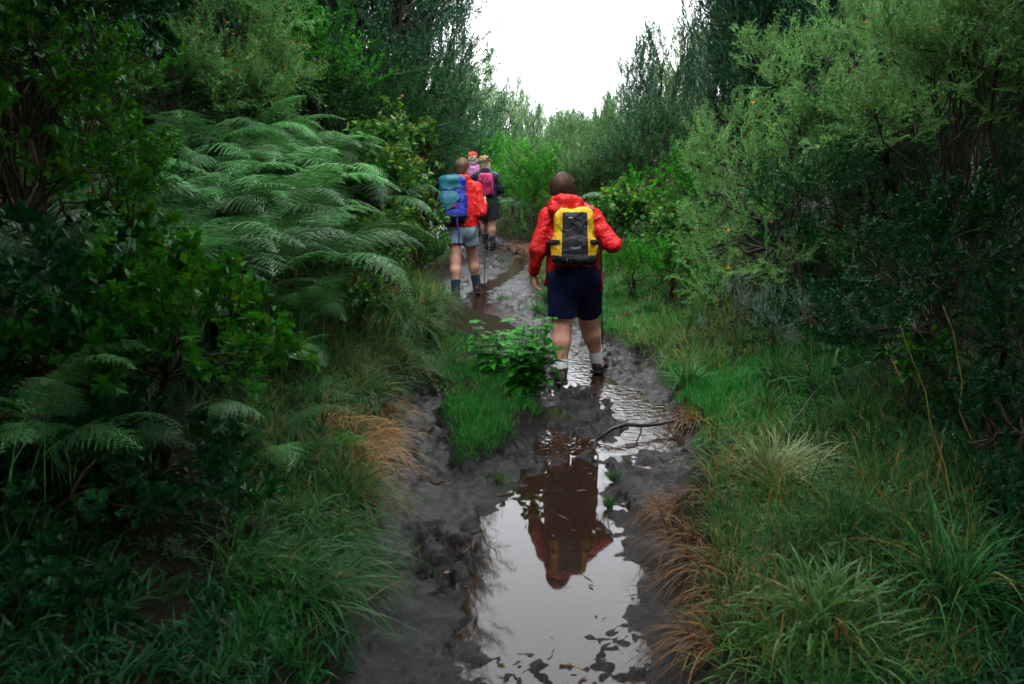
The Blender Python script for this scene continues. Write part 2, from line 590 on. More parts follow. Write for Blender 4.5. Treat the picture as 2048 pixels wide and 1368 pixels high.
GX = axis([(-90, -60, 10), (-60, -12, 3), (-12, -3, .45), (-3, -1.25, .08), (-1.25, 1.75, .015), (1.75, 3, .08), (3, 12, .45), (12, 60, 3), (60, 90, 10)])
GY = axis([(-60, -6, 3), (-6, 1.6, .3), (1.6, 6.8, .0155), (6.8, 12, .035), (12, 18, .08), (18, 30, .5), (30, 90, 3), (90, 130, 10)])
gx, gy = np.meshgrid(GX, GY, indexing='ij')
GZ = height(gx, gy)
me = grid_mesh('ground', GX, GY, GZ, MAT['mud'])
a_ = me.attributes.new('mud', 'FLOAT', 'POINT')
a_.data.foreach_set('value', (1 - sm((path_edge(gx, gy) - .02) / .14)).astype(np.float32).ravel())
tag(link('ground', me), 'dark wet mud trail and soil banks', None, None, 'structure')

for nm, y0, y1, st, mt, lb in (('puddle_water', 1.7, 4.72, .03, 'puddle', 'still brown puddle in the muddy trail'),
                               ('stream_water', 4.72, 16.5, .03, 'stream', 'thin water trickling down the muddy trail')):
    X = np.arange(-1.3, 1.75, st); Y = np.arange(y0, y1 + st / 2, st)
    ax_, ay_ = np.meshgrid(X, Y, indexing='ij')
    wz = water_level(ay_)
    gz = height(ax_, ay_)
    wet = (gz < wz + .012) & (path_edge(ax_, ay_) < .05)
    k = wet[:-1, :-1] | wet[1:, :-1] | wet[:-1, 1:] | wet[1:, 1:]
    tag(link(nm, grid_mesh(nm, X, Y, wz, MAT[mt], k)), lb, None, None, 'structure')

# ------------------------------------------------------------------ leaf and spray templates
def T_needle(l=1.0, w=.2):
    return np.array([[0, 0, 0], [-w / 2, l * .45, 0], [w / 2, l * .45, 0], [0, l, 0]], float), np.array([[0, 2, 1], [1, 2, 3]])


def T_leaf(w=.5, fold=.08, droop=.15):
    V = np.array([[0, 0, 0], [-w / 2, .4, fold], [w / 2, .4, fold], [0, .45, -.02], [0, 1, -droop]], float)
    return V, np.array([[0, 3, 1], [0, 2, 3], [1, 3, 4], [3, 2, 4]])


def T_lobed():
    V = np.array([[0, 0, 0], [0, .5, -.03], [-.2, .35, .05], [-.5, .55, .02], [-.2, .7, .03], [0, 1, -.14], [.2, .7, .03], [.5, .55, .02], [.2, .35, .05]], float)
    return V, np.array([[0, 1, 2], [2, 1, 4], [2, 4, 3], [4, 1, 5], [1, 6, 5], [1, 8, 6], [8, 7, 6], [0, 8, 1]])


def T_ovate():
    """toothed leaf, drooping"""
    ys = [0, .12, .3, .5, .7, .86]
    ws = [.04, .26, .33, .29, .19, .09]
    L, R, C = [], [], []
    for y, w in zip(ys, ws):
        z = -.32 * y * y
        L.append((-w, y - .03, z + .10 * w)); R.append((w, y - .03, z + .10 * w)); C.append((0, y, z))
    V = L + R + C + [(0, 1.02, -.36)]
    n = len(ys)
    F = []
    for i in range(n - 1):
        F += [(i, 2 * n + i, i + 1), (2 * n + i, 2 * n + i + 1, i + 1), (2 * n + i, n + i, 2 * n + i + 1), (n + i, n + i + 1, 2 * n + i + 1)]
    F += [(n - 1, 3 * n - 1, 3 * n), (3 * n - 1, 2 * n - 1, 3 * n)]
    return np.array(V, float), np.array(F)


def rand_dirs(n, r):
    v = r.normal(size=(n, 3))
    return unit(v)


def twig_line(L, d0, bend, n, r, wob=.04):
    t = np.linspace(0, 1, n)[:, None]
    p = np.asarray(d0, float) * L * t + np.asarray(bend, float) * L * t * t
    p[1:] += r.normal(0, wob * L, (n - 1, 3)) * t[1:]
    return p


def along(P, t):
    t = np.asarray(t) * (len(P) - 1)
    i = np.clip(t.astype(int), 0, len(P) - 2)
    f = (t - i)[:, None]
    return P[i] * (1 - f) + P[i + 1] * f, unit(P[i + 1] - P[i])


def needles_on(g, P, n, ang, ln, w, r, t0=.05):
    t = np.linspace(t0, 1, n)
    p, d = along(P, t)
    side = unit(np.cross(d, rand_dirs(n, r)))
    dd = d * np.cos(ang) + side * np.sin(ang)
    g.inst(T_needle(1, w), frames(dd, rand_dirs(n, r), None, ln * r.uniform(.7, 1.2, n)), p)


def spray_needle(r, L=.30, nsub=9, ln=.028, w=.2, step=.0065, spread=.75):
    """branchlet set with short spiky needles"""
    g = Geo()
    main = twig_line(L, (0, 1, 0), (0, 0, .22), 6, r)
    g.tube(main, np.linspace(.004, .0015, 6), 3, False)
    needles_on(g, main, int(L * .8 / step), .9, ln, w, r, .2)
    for k in range(nsub):
        t = (k + .6) / nsub
        p, d = along(main, np.array([t * .95]))
        a = r.uniform(0, 2 * PI)
        s = unit(np.array([math.cos(a), .0, math.sin(a) * .6 + .25]))
        l2 = L * r.uniform(.30, .52) * (1.1 - .6 * t)
        sub = p[0] + twig_line(l2, unit(d[0] * .8 + s * spread), (0, 0, .15), 4, r)
        g.tube(sub, .0014, 3, False)
        needles_on(g, sub, int(l2 / step), .85, ln, w, r)
    return g


def spray_erica(r, L=.6, nsub=13, ln=.04, w=.2, step=.02, rise=.5):
    """feathery upright heather shoot"""
    g = Geo()
    main = twig_line(L, (0, 1, 0), (0, 0, .12), 7, r, .03)
    g.tube(main, np.linspace(.006, .002, 7), 3, False)
    needles_on(g, main, int(L / step * 1.3), .55, ln, w, r, .2)
    for k in range(nsub):
        t = .12 + .8 * k / nsub
        p, d = along(main, np.array([t]))
        a = r.uniform(0, 2 * PI)
        s = np.array([math.cos(a), 0, math.sin(a)])
        l2 = L * r.uniform(.25, .5) * (1.15 - .7 * t)
        sub = p[0] + twig_line(l2, unit(d[0] + s * rise), d[0] * .15, 4, r, .03)
        needles_on(g, sub, max(4, int(l2 / step * 1.6)), .5, ln, w, r)
    return g


def spray_leaf(r, T, L=.25, n=16, size=.05, rosette=True):
    g = Geo()
    main = twig_line(L, (0, 1, 0), (0, 0, .2), 5, r)
    g.tube(main, np.linspace(.004, .002, 5), 3, False)
    t = np.concatenate([r.uniform(.15, 1, n // 2), r.uniform(.85, 1, n - n // 2)]) if rosette else np.linspace(.1, 1, n)
    p, d = along(main, t)
    side = unit(np.cross(d, rand_dirs(n, r)))
    dd = unit(d * .55 + side + np.array([0, 0, .15]))
    g.inst(T, frames(dd, (0, -.2, 1), r.normal(0, .4, n), size * r.uniform(.6, 1.25, n)), p)
    return g


def variants(fn, n, name, mat, seed, **k):
    return [fn(np.random.default_rng(seed + i), **k).mesh(name, MAT[mat], False) for i in range(n)]


SPR = {
    'needle': variants(spray_needle, 5, 'leafy_sprig', 'needle', 100),
    'needle_deep': variants(spray_needle, 4, 'leafy_sprig', 'needle_deep', 120, nsub=8, step=.008),
    'needle_far': variants(spray_needle, 4, 'leafy_sprig', 'needle', 130, L=.42, nsub=9, ln=.045, w=.25, step=.014),
    'erica': variants(spray_erica, 4, 'heather_shoot', 'erica', 140),
    'broad': variants(lambda r: spray_leaf(r, T_lobed(), .24, 18, .062), 5, 'leafy_sprig', 'broad', 150),
    'broad_dark': variants(lambda r: spray_leaf(r, T_lobed(), .26, 16, .075), 5, 'leafy_sprig', 'broad_dark', 160),
    'small_leaf': variants(lambda r: spray_leaf(r, T_leaf(.45), .26, 40, .034, False), 5, 'leafy_sprig', 'broad', 170),
    'composite': variants(lambda r: spray_leaf(r, T_ovate(), .26, 20, .062, False), 5, 'leafy_sprig', 'composite', 180),
    'fine_dark': variants(lambda r: spray_leaf(r, T_leaf(.45), .26, 40, .036, False), 5, 'leafy_sprig', 'broad_dark', 175),
    'heath': variants(spray_erica, 4, 'heather_shoot', 'erica_pale', 145, L=.5, nsub=10, ln=.05, w=.24, step=.022),
    'silver': variants(spray_needle, 3, 'silver_sprig', 'silver', 190, L=.2, nsub=5, ln=.02, w=.35, step=.006),
}


def branch_curve(a, b, r, sag=.0, n=6, wob=.05):
    a, b = np.asarray(a, float), np.asarray(b, float)
    t = np.linspace(0, 1, n)[:, None]
    L = np.linalg.norm(b - a)
    p = a + (b - a) * t + np.array([0, 0, 1]) * (L * sag * np.sin(PI * t))
    p[1:-1] += r.normal(0, wob * L, (n - 2, 3))
    return p


def bush(name, label, cat, base_pt, clumps, spray, r, group=None, per=9, scale=1.0, up=.45, wood='twig', stem_r=.014,
         flowers=None, part='leafy_sprig', fill=.35):
    """thing > branches (one mesh of stems), leafy_sprig (each its own mesh). clumps: (x, y, z, radius) in the world"""
    base_pt = np.asarray(base_pt, float)
    root = empty(name, base_pt)
    tag(root, label, cat, group)
    g = Geo()
    cl = np.asarray(clumps, float)
    cen = cl[:, :3].mean(0)
    nst = max(2, int(len(cl) ** .5))
    n_tot = 0
    hubs = []
    for s in range(nst):
        sel = cl[s::nst, :3].mean(0)
        hub = base_pt + (sel - base_pt) * r.uniform(.4, .6) + np.array([0, 0, .05])
        g.tube(branch_curve(base_pt + r.normal(0, .03, 3) * (1, 1, 0) - (0, 0, .05), hub, r, 0) - base_pt, np.linspace(stem_r, stem_r * .7, 6), 5, False)
        hubs.append(hub)
    hubs = np.array(hubs)
    for c in cl:
        h = hubs[np.argmin(np.linalg.norm(hubs - c[:3], axis=1))]
        g.tube(branch_curve(h, c[:3], r, .06) - base_pt, np.linspace(stem_r * .6, stem_r * .28, 6), 4, False)
        n = max(3, int(per * r.uniform(.8, 1.2)))
        if n_tot + n > 298:
            n = 298 - n_tot
        if n <= 0:
            continue
        d = rand_dirs(n, r)
        out = unit(c[:3] - cen + np.array([0, 0, .3]))
        d = unit(d + out * .55)
        pos = c[:3] + d * c[3] * r.uniform(fill, 1.0, n)[:, None] * (1, 1, .75)
        dirs = unit(d * .9 + np.array([0, 0, up]) + r.normal(0, .15, (n, 3)))
        M = frames(dirs, (0, 0, 1), r.uniform(-1, 1, n))
        for k in range(n):
            g.tube(np.array([c[:3], pos[k]]) - base_pt, [stem_r * .25, .0025], 3, False)
            o = link(part, spray[r.integers(len(spray))], root, pos[k] - base_pt - dirs[k] * .08)
            o.rotation_euler = euler_of(M[k])
            o.scale = (scale * r.uniform(.75, 1.2),) * 3
        n_tot += n
        if flowers and r.random() < flowers[1]:
            i = r.integers(n)
            fo = link('flower', flowers[0][r.integers(len(flowers[0]))], root, pos[i] - base_pt + dirs[i] * .2 * scale)
            fo.rotation_euler = (r.normal(0, .3), r.normal(0, .3), r.uniform(0, 6))
    g.build('branches', MAT[wood], root)
    return root


def dome(c, rad, n, r, cr=(.16, .28), lower=-.2):
    """clump centres spread over an uneven dome"""
    d = rand_dirs(n * 4, r)
    d = d[d[:, 2] > lower][:n]
    k = (1 + .25 * r.normal(size=(len(d), 1))).clip(.55, 1.3)
    p = np.asarray(c) + d * np.asarray(rad) * k * r.uniform(.75, 1, (len(d), 1))
    return np.concatenate([p, r.uniform(*cr, (len(d), 1))], 1)


# ------------------------------------------------------------------ trees
def tree_proto(r, H, rad, n_sp, style, spray, sp_scale, trunk_mat, crown_mat, low=.12):
    """(trunk mesh, crown mesh) of a many-stemmed heather tree, base at the origin"""
    g, c = Geo(), Geo()
    stems = []
    ns = r.integers(5, 8)
    for s in range(ns):
        a = 2 * PI * (s + r.uniform(-.3, .3)) / ns
        lean = r.uniform(.10, .42) * rad / H * 2.6
        top = np.array([math.cos(a) * lean * H, math.sin(a) * lean * H, H * r.uniform(.6, .93)])
        p = branch_curve((r.normal(0, .05), r.normal(0, .05), -.1), top, r, .03, 9, .018)
        p[:, :2] *= np.linspace(.25, 1, 9)[:, None] ** .6
        g.tube(p, np.linspace(.020 * H ** .8, .006, 9), 6, False)
        stems.append(p)
    for k in range(n_sp):
        st = stems[r.integers(ns)]
        t = r.uniform(low, 1)
        p0, d0 = along(st, np.array([t]))
        p0 = p0[0]
        a = math.atan2(p0[1], p0[0]) + r.normal(0, .9)
        prof = math.sin(PI * min(1, .25 + .72 * t)) ** .6
        reach = rad * prof * r.uniform(.25, 1.0) ** .7
        o = np.array([math.cos(a), math.sin(a), 0])
        if style == 'brush':
            tip = p0 + o * reach * .75 + np.array([0, 0, reach * r.uniform(.35, .9)])
            d = unit(o * r.uniform(.05, .45) + np.array([0, 0, 1.0]) + r.normal(0, .08, 3))
        else:
            tip = p0 + o * reach + np.array([0, 0, reach * r.uniform(-.05, .45)])
            d = unit(o * r.uniform(.5, 1.1) + np.array([0, 0, r.uniform(.2, .8)]) + r.normal(0, .15, 3))
        bc = branch_curve(p0, tip, r, -.06 if style == 'brush' else .05, 5, .04)
        g.tube(bc, np.linspace(.012, .004, 5), 3, False)
        for q in range(3):
            sp = spray[r.integers(len(spray))]
            tt = 1 if q == 0 else r.uniform(.45, .95)
            pp = along(bc, np.array([tt * .999]))[0][0]
            dd = unit(d + r.normal(0, .22, 3))
            M = frames(dd, rand_dirs(1, r)[0])[0] * sp_scale * r.uniform(.65, 1.15)
            V, F = sp
            c.add(V @ M.T + pp, F)
    return g.mesh('trunk', MAT[trunk_mat]), c.mesh('crown', MAT[crown_mat], False)


_r = np.random.default_rng(31)
ES = [spray_erica(np.random.default_rng(300 + i), .75, 9, .075, .20, .040, .5).arrays() for i in range(5)]
ESF = [spray_erica(np.random.default_rng(310 + i), .8, 7, .11, .22, .065, .5).arrays() for i in range(4)]
PROTO = {
    'brush': tree_proto(_r, 5.5, 1.5, 240, 'brush', ES, 1.1, 'bark', 'erica'),
    'brush2': tree_proto(_r, 6.5, 1.9, 260, 'brush', ES, 1.15, 'bark', 'erica', .08),
    'spread': tree_proto(_r, 7.0, 2.6, 300, 'spread', ES, .95, 'bark', 'erica', .15),
    'shade_canopy': tree_proto(_r, 6.0, 2.1, 260, 'spread', ESF, 1.15, 'bark', 'erica', .50),  # high crown shaped to hold sky light off the trail sides
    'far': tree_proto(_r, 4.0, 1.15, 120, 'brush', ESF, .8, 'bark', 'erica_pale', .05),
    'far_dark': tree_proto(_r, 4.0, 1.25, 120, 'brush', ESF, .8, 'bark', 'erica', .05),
}


def tree(kind, x, y, s, rz, label, group=None, sxy=1.0, tilt=(0, 0)):
    o = empty('heather_tree', (x, y, ground(x, y) - .03))
    o.rotation_euler = (tilt[0], tilt[1], rz)
    o.scale = (s * sxy, s * sxy, s)
    tag(o, label, 'tree', group)
    t, c = PROTO[kind]
    link('trunk', t, o)
    link('crown', c, o)
    return o


def tree_px(kind, px, Y, s, rz, label, **k):
    p = at(px, 350, Y)
    return tree(kind, p[0], Y, s, rz, label, **k)


for kind, px, Y, s, sxy, rz, lb in [
        ('spread', 770, 12.0, .95, .66, .4, 'dark spreading heather tree whose open branches reach into the white sky'),
        ('brush2', 640, 12.5, 1.15, .60, 1.4, 'tall dark heather tree just left of the spreading one'),
        ('brush', 540, 11.0, 1.35, .75, 2.2, 'dark heather tree rising behind the fern mound'),
        ('spread', 400, 11.0, 1.1, .8, 3.9, 'open heather tree with sky specks showing through above the ferns'),
        ('brush2', 240, 9.5, 1.2, .9, 5.0, 'dark heather tree behind the red specked shrub at upper left'),
        ('brush', 60, 7.5, 1.3, 1, .6, 'dark heather tree at the upper left corner'),
        ('brush2', -140, 6.0, 1.2, 1, 2.9, 'dark heather tree beyond the left edge'),
        ('brush2', 835, 13.5, .95, .55, 3.3, 'dark heather tree filling the gap right of the spreading one'),
        ('brush', 720, 13.0, 1.2, .8, .2, 'dark heather tree behind the tall pink flower stalk'),
        ('brush2', 330, 13.0, 1.3, .9, 4.1, 'dark heather tree far back in the left thicket'),
        ('brush', -60, 11.5, 1.4, 1.1, 1.1, 'dark heather tree far back at the left edge'),
        ('brush2', 130, 12.0, 1.4, 1.0, 2.6, 'dark heather tree between the two at the far left back'),
        ('brush', 1900, 12.0, 1.4, 1.1, 5.1, 'dark heather tree far back in the right thicket'),
        ('brush2', 2120, 11.0, 1.4, 1.1, 3.7, 'dark heather tree far back at the right edge'),
        ('brush', 1740, 14.0, 1.4, 1.0, .5, 'dark heather tree deep behind the tall pale needle shrub'),
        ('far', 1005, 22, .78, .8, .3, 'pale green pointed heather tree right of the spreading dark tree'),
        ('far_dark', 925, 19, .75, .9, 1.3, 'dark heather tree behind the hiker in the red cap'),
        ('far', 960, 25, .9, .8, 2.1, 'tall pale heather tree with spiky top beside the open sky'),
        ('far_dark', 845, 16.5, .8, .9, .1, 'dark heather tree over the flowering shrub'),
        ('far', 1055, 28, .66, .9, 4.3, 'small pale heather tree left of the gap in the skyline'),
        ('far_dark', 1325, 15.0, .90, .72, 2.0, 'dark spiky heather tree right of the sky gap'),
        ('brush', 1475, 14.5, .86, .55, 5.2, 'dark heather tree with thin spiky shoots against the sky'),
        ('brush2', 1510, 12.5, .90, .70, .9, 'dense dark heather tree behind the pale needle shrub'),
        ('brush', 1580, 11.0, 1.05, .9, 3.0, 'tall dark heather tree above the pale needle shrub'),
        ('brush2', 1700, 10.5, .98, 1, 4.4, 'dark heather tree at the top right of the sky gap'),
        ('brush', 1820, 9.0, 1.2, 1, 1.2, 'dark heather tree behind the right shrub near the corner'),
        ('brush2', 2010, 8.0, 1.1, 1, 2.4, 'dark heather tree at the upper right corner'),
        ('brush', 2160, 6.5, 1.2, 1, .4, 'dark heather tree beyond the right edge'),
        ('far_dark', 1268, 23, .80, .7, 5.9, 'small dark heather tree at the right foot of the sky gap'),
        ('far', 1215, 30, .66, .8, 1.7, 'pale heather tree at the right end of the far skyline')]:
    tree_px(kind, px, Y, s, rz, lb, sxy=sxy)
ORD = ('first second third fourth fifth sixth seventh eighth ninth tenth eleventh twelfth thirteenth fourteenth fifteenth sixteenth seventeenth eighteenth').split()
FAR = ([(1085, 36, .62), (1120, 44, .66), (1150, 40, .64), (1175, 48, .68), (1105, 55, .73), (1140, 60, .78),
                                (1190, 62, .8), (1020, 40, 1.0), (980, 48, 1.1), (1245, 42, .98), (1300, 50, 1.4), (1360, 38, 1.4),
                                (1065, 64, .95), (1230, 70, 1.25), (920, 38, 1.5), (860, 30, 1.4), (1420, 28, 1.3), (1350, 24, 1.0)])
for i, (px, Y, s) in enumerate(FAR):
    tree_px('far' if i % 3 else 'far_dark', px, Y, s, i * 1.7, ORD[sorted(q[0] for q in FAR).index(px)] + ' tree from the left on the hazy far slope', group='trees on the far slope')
for i, (x, y, s) in enumerate([(-2.9, 1.6, 1.0), (-3.0, -1.0, 1.1), (3.1, 1.9, 1.05), (3.0, -.6, 1.1), (-2.6, -4.2, 1.1), (2.8, -4.5, 1.1), (.2, -8, 1.2), (-4.2, 3.4, 1.0), (4.4, 3.6, 1.0), (-1.0, -3.0, 1.1), (1.2, -3.6, 1.1)]):
    tree('brush2' if i % 2 else 'brush', x, y, s, i * 2.1, 'heather tree added behind and beside the viewer for shade', group='shade trees added around the viewer')  # added mostly out of view so the near edges fall into shade

for i, (x, y, s) in enumerate([(-3.5, 2.6, 1.0), (-2.8, .5, 1.05), (3.5, 2.9, 1.0), (3.0, .7, 1.05), (-4.8, 5.0, .95), (4.9, 5.2, .95)]):
    tree('shade_canopy', x, y, s, i * 2.3, 'tall heather tree added beside the viewer to shade the trail sides', group='shade trees added over the trail sides')  # added crowns that block the sky to darken both sides

# ------------------------------------------------------------------ ferns
def frond_mesh(r, L=.95, arch=.55, npair=19, width=.30, name='frond', mat='fern'):
    """bracken frond: bare stalk, then pairs of toothed pinnae along an arching midrib (runs along +Y)"""
    g = Geo()
    n = 16
    t = np.linspace(0, 1, n)
    ang = math.radians(72) - t ** 1.3 * (math.radians(72) + arch)
    dy, dz = np.cos(ang), np.sin(ang)
    P = np.stack([np.cumsum(r.normal(0, .004, n)), np.cumsum(dy) * L / n, np.cumsum(dz) * L / n], -1)
    P -= P[0]
    g.tube(P, np.linspace(.005, .0012, n), 4, False)
    g.tube([(0, -.12, -1.0), (0, -.05, -.45), (0, 0, 0)], [.006, .0055, .005], 4, False)
    leaf = T_needle(1, .42)
    for k in range(npair):
        u = .22 + .77 * (k / (npair - 1))
        p, d = along(P, np.array([u]))
        q = (u - .22) / .78
        pl = width * (1 - q) ** .8 * (.45 + .55 * min(1, q * 4.5 + .35)) + .012
        side0 = np.array([1., 0, 0])
        nrm = np.cross(side0, d[0]); nrm /= np.linalg.norm(nrm)
        for s in (-1, 1):
            dirn = unit(side0 * s * .93 + d[0] * .40 + nrm * r.uniform(-.12, .05))
            m = 4
            w = np.linspace(0, 1, m)[:, None]
            pin = p[0] + dirn * pl * w - np.array([0, 0, 1]) * (pl * .22 * w * w) + d[0] * pl * .10 * w * w
            nl = max(3, int(pl / .014))
            tt = np.linspace(.06, .98, nl)
            pp, dd = along(pin, tt)
            bl = (.030 * (1 - tt) ** .7 + .006) * (.6 + 1.4 * pl)
            nn = unit(np.cross(dd, d[0]))
            for s2 in (-1, 1):
                sd = unit(np.cross(dd, nn) * s2 + dd * .45)
                g.inst(leaf, frames(sd, nn, r.normal(0, .15, nl), bl), pp)
            g.tube(pin, [.0012] * m, 3, False)
    return g.mesh(name, MAT[mat], False)


FROND = [frond_mesh(np.random.default_rng(400 + i), .95, a) for i, a in enumerate([.35, .55, .75, .95, .5, .7])]
FROND_Y = [frond_mesh(np.random.default_rng(420 + i), .6, a, 13, .18, mat='fern_young') for i, a in enumerate([.4, .7])]
FROND_D = [frond_mesh(np.random.default_rng(430), .6, .9, 13, .18, mat='dead')]
r_f = np.random.default_rng(44)


def fern(x, y, z, n, s, face, label, group=None, meshes=FROND, spread=PI * 1.1, name='bracken_fern', lift=0.0):
    root = empty(name, (x, y, z))
    tag(root, label, 'fern', group)
    for k in range(n):
        a = face + (k - (n - 1) / 2) / max(1, n - 1) * spread + r_f.normal(0, .22)
        o = link('frond', FROND_D[0] if meshes is FROND and r_f.random() < .025 else meshes[r_f.integers(len(meshes))], root, (r_f.normal(0, .06), r_f.normal(0, .06), lift + r_f.uniform(-.14, .06)))
        o.rotation_euler = (r_f.normal(-.05, .18), r_f.normal(0, .18), a - PI / 2)
        o.scale = (s * r_f.uniform(.8, 1.15),) * 3
    return root


# the mound on the left: crest points given by photo pixel and distance
for row in range(6):
    Y = 5.0 + row * .72
    nth = 0
    for px in range(260, 800, 58):
        p = px + r_f.normal(0, 16) + (row % 2) * 30
        yy = Y + r_f.normal(0, .15)
        x = at(p, 400, yy)[0]
        s = float(path_edge(np.array([x]), np.array([yy]))[0])
        if s < .75 or p > (600 if row < 4 else 715):
            continue
        # crest line of the mound in the photo
        crest = np.interp(p, [240, 330, 420, 520, 600, 700, 780, 850], [330, 215, 190, 205, 235, 280, 310, 335])
        ztop = HC - slope_at(crest) * yy - (5 - row) * .135
        zg = ground(x, yy)
        s_f = float(np.clip((ztop - zg) / .62, .7, 1.15)) * r_f.uniform(.85, 1.12)
        zb = float(np.clip(ztop - .46 * s_f, zg, zg + 1.15))
        fern(x, yy, zg, int(r_f.integers(6, 9)), s_f, math.atan2(-1.0, .9) + r_f.normal(0, .3),
             ORD[nth] + ' bracken fern from the left in the ' + ['front row', 'second row', 'third row', 'fourth row', 'fifth row', 'crest row'][row] + ' of the fern mound', 'bracken on the left mound', lift=zb - zg)
        nth += 1

# ------------------------------------------------------------------ grasses
def blades(root, d0, L, w, droop, r, seg=5, curl=None):
    """(V, F) of N separate grass blades; each a narrow tapering strip bent by its weight"""
    N = len(L)
    t = np.linspace(0, 1, seg + 1)[None, :, None]
    P = root[:, None] + d0[:, None] * L[:, None, None] * t
    P[..., 2] -= (L * droop)[:, None] * (t[..., 0] ** 2.1)
    if curl is not None:
        P = P + curl[:, None] * (t ** 2)
    side = np.cross(d0, (0, 0, 1.0)) + r.normal(0, .25, (N, 3))
    side = unit(side)[:, None] * (w[:, None, None] * .5)
    tap = (1 - t ** 1.8) * (.55 + .45 * np.minimum(1, t * 5))
    A, B = P - side * tap, P + side * tap
    V = np.stack([A[:, :-1], B[:, :-1]], 2).reshape(N, -1, 3)
    V = np.concatenate([V, P[:, -1:]], 1)
    k = np.arange(seg - 1) * 2
    F = np.concatenate([np.stack([k, k + 1, k + 3], -1), np.stack([k, k + 3, k + 2], -1), [[2 * seg - 2, 2 * seg - 1, 2 * seg]]])
    nv = V.shape[1]
    return V.reshape(-1, 3), (F[None] + (np.arange(N) * nv)[:, None, None]).reshape(-1, 3)


def fan(n, r, polar, lean=(0, 0), sec=None):
    a = r.uniform(0, 2 * PI, n) if sec is None else r.normal(sec[0], sec[1], n)
    p = r.uniform(polar[0], polar[1], n)
    d = np.stack([np.sin(p) * np.cos(a) + lean[0], np.sin(p) * np.sin(a) + lean[1], np.cos(p)], -1)
    return unit(d)


def tussock_geo(r, n=260, L=.5, w=.006, polar=(.05, .95), lean=(0, 0), droop=.55, rad=.06, seg=6, sec=None):
    d = fan(n, r, polar, lean, sec)
    a = r.uniform(0, 2 * PI, n); q = rad * np.sqrt(r.uniform(0, 1, n))
    root = np.stack([q * np.cos(a), q * np.sin(a), np.full(n, -.03)], -1)
    l = L * r.uniform(.55, 1.15, n)
    V, F = blades(root, d, l, w * r.uniform(.6, 1.3, n), droop * r.uniform(.5, 1.4, n), r, seg, r.normal(0, .05 * L, (n, 3)))
    return Geo().add(V, F)


r_g = np.random.default_rng(55)
TUS = {
    'green': [tussock_geo(np.random.default_rng(500 + i), 240, .46, .0055).mesh('grass_tussock', MAT['tussock'], False) for i in range(4)],
    'verge': [tussock_geo(np.random.default_rng(510 + i), 220, .42, .0042, (.1, 1.1), (0, 0), .6).mesh('grass_tussock', MAT['verge'], False) for i in range(4)],
    'dead': [tussock_geo(np.random.default_rng(520 + i), 150, .38, .0058, (.3, 1.25), (-.55, -.25), .75, .1).mesh('dead_grass_clump', MAT['dead'], False) for i in range(3)],
    'dead_left': [tussock_geo(np.random.default_rng(525 + i), 150, .44, .0056, (.3, 1.2), (.75, -.15), .75, .1).mesh('dead_grass_clump', MAT['dead_gold'], False) for i in range(2)],
    'left': [tussock_geo(np.random.default_rng(530 + i), 280, .50, .0045, (.1, 1.1), (.6, -.2), .7, .1).mesh('grass_tussock', MAT['verge'], False) for i in range(3)],
    'left_green': [tussock_geo(np.random.default_rng(535 + i), 280, .46, .005, (.1, 1.1), (.5, -.2), .7, .1).mesh('grass_tussock', MAT['tussock'], False) for i in range(3)],
}


def surf(px, py):
    """where the sight line of a pixel meets the ground"""
    Y = np.arange(1.6, 30, .04)
    sl = slope_at(py)
    x = (px - 1024) / FPX * (Y * CP + sl * Y * SP)
    hit = np.nonzero(HC - sl * Y < height(x, Y, False))[0]
    k = hit[0] if len(hit) else -1
    return float(x[k]), float(Y[k]), ground(x[k], Y[k])


def put_tussock(kind, px, py, s, label, group=None, rz=None):
    x, y, z = surf(px, py)
    ms = TUS[kind]
    o = link('dead_grass_clump' if 'dead' in kind else 'grass_tussock', ms[r_g.integers(len(ms))], None, (x, y, z), (0, 0, r_g.uniform(-.5, .5) if rz is None else rz), s)
    return tag(o, label, 'grass', group)


G1 = 'tussocks on the left verge'
for px, py, s, k, lb in [
        (690, 1010, 1.04, 'left', 'pale green grass tussock spilling onto the mud left of the puddle'),
        (640, 1085, 1.17, 'left_green', 'green grass tussock left of the mud near the puddle'),
        (700, 1150, 0.91, 'left', 'yellowish grass tussock at the mud edge above the lower left lawn'),
        (600, 1180, 1.04, 'left_green', 'dark green grass tussock beside the silver leaved plants'),
        (700, 950, 1.0, 'dead_left', 'golden dead grass clump lowest on the left gully edge'),
        (765, 825, .9, 'dead_left', 'golden dead grass clump beside the head of the left gully'),
        (690, 905, 1.2, 'dead_left', 'orange brown dead grass clump hanging over the left gully'),
        (640, 850, 1.2, 'dead_left', 'dead orange grass clump below the drooping ferns'),
        (735, 870, 1.05, 'dead_left', 'rusty dead grass clump on the edge of the left gully'),
        (600, 930, 1.17, 'left_green', 'dark grass tussock under the dead orange grass'),
        (720, 790, 1.17, 'left', 'mixed brown and green grass tussock on the bank left of the gully'),
        (670, 730, 1.17, 'left', 'straggly grass tussock below the fern mound'),
        (770, 700, 1.17, 'left', 'long grass tussock on the left bank below the flowering shrub'),
        (810, 740, 0.91, 'left', 'small straw coloured tussock at the head of the gully'),
        (830, 650, 1.04, 'left', 'grass tussock on the left bank near the boots of the blue backpack hiker'),
        (780, 640, 1.17, 'left_green', 'green tussock under the flowering shrub'),
        (860, 610, 1.04, 'left', 'grass tussock just left of the blue backpack hiker'),
        (620, 800, 1.04, 'left_green', 'green tussock among dead fern stalks on the left'),
        (545, 1050, 1.17, 'left_green', 'dark tussock in the shade on the left bank'),
        (480, 1150, 1.17, 'left_green', 'dark tussock behind the silver leaved plants')]:
    put_tussock(k, px, py, s, lb, G1)
G2 = 'tussocks on the central grass island'
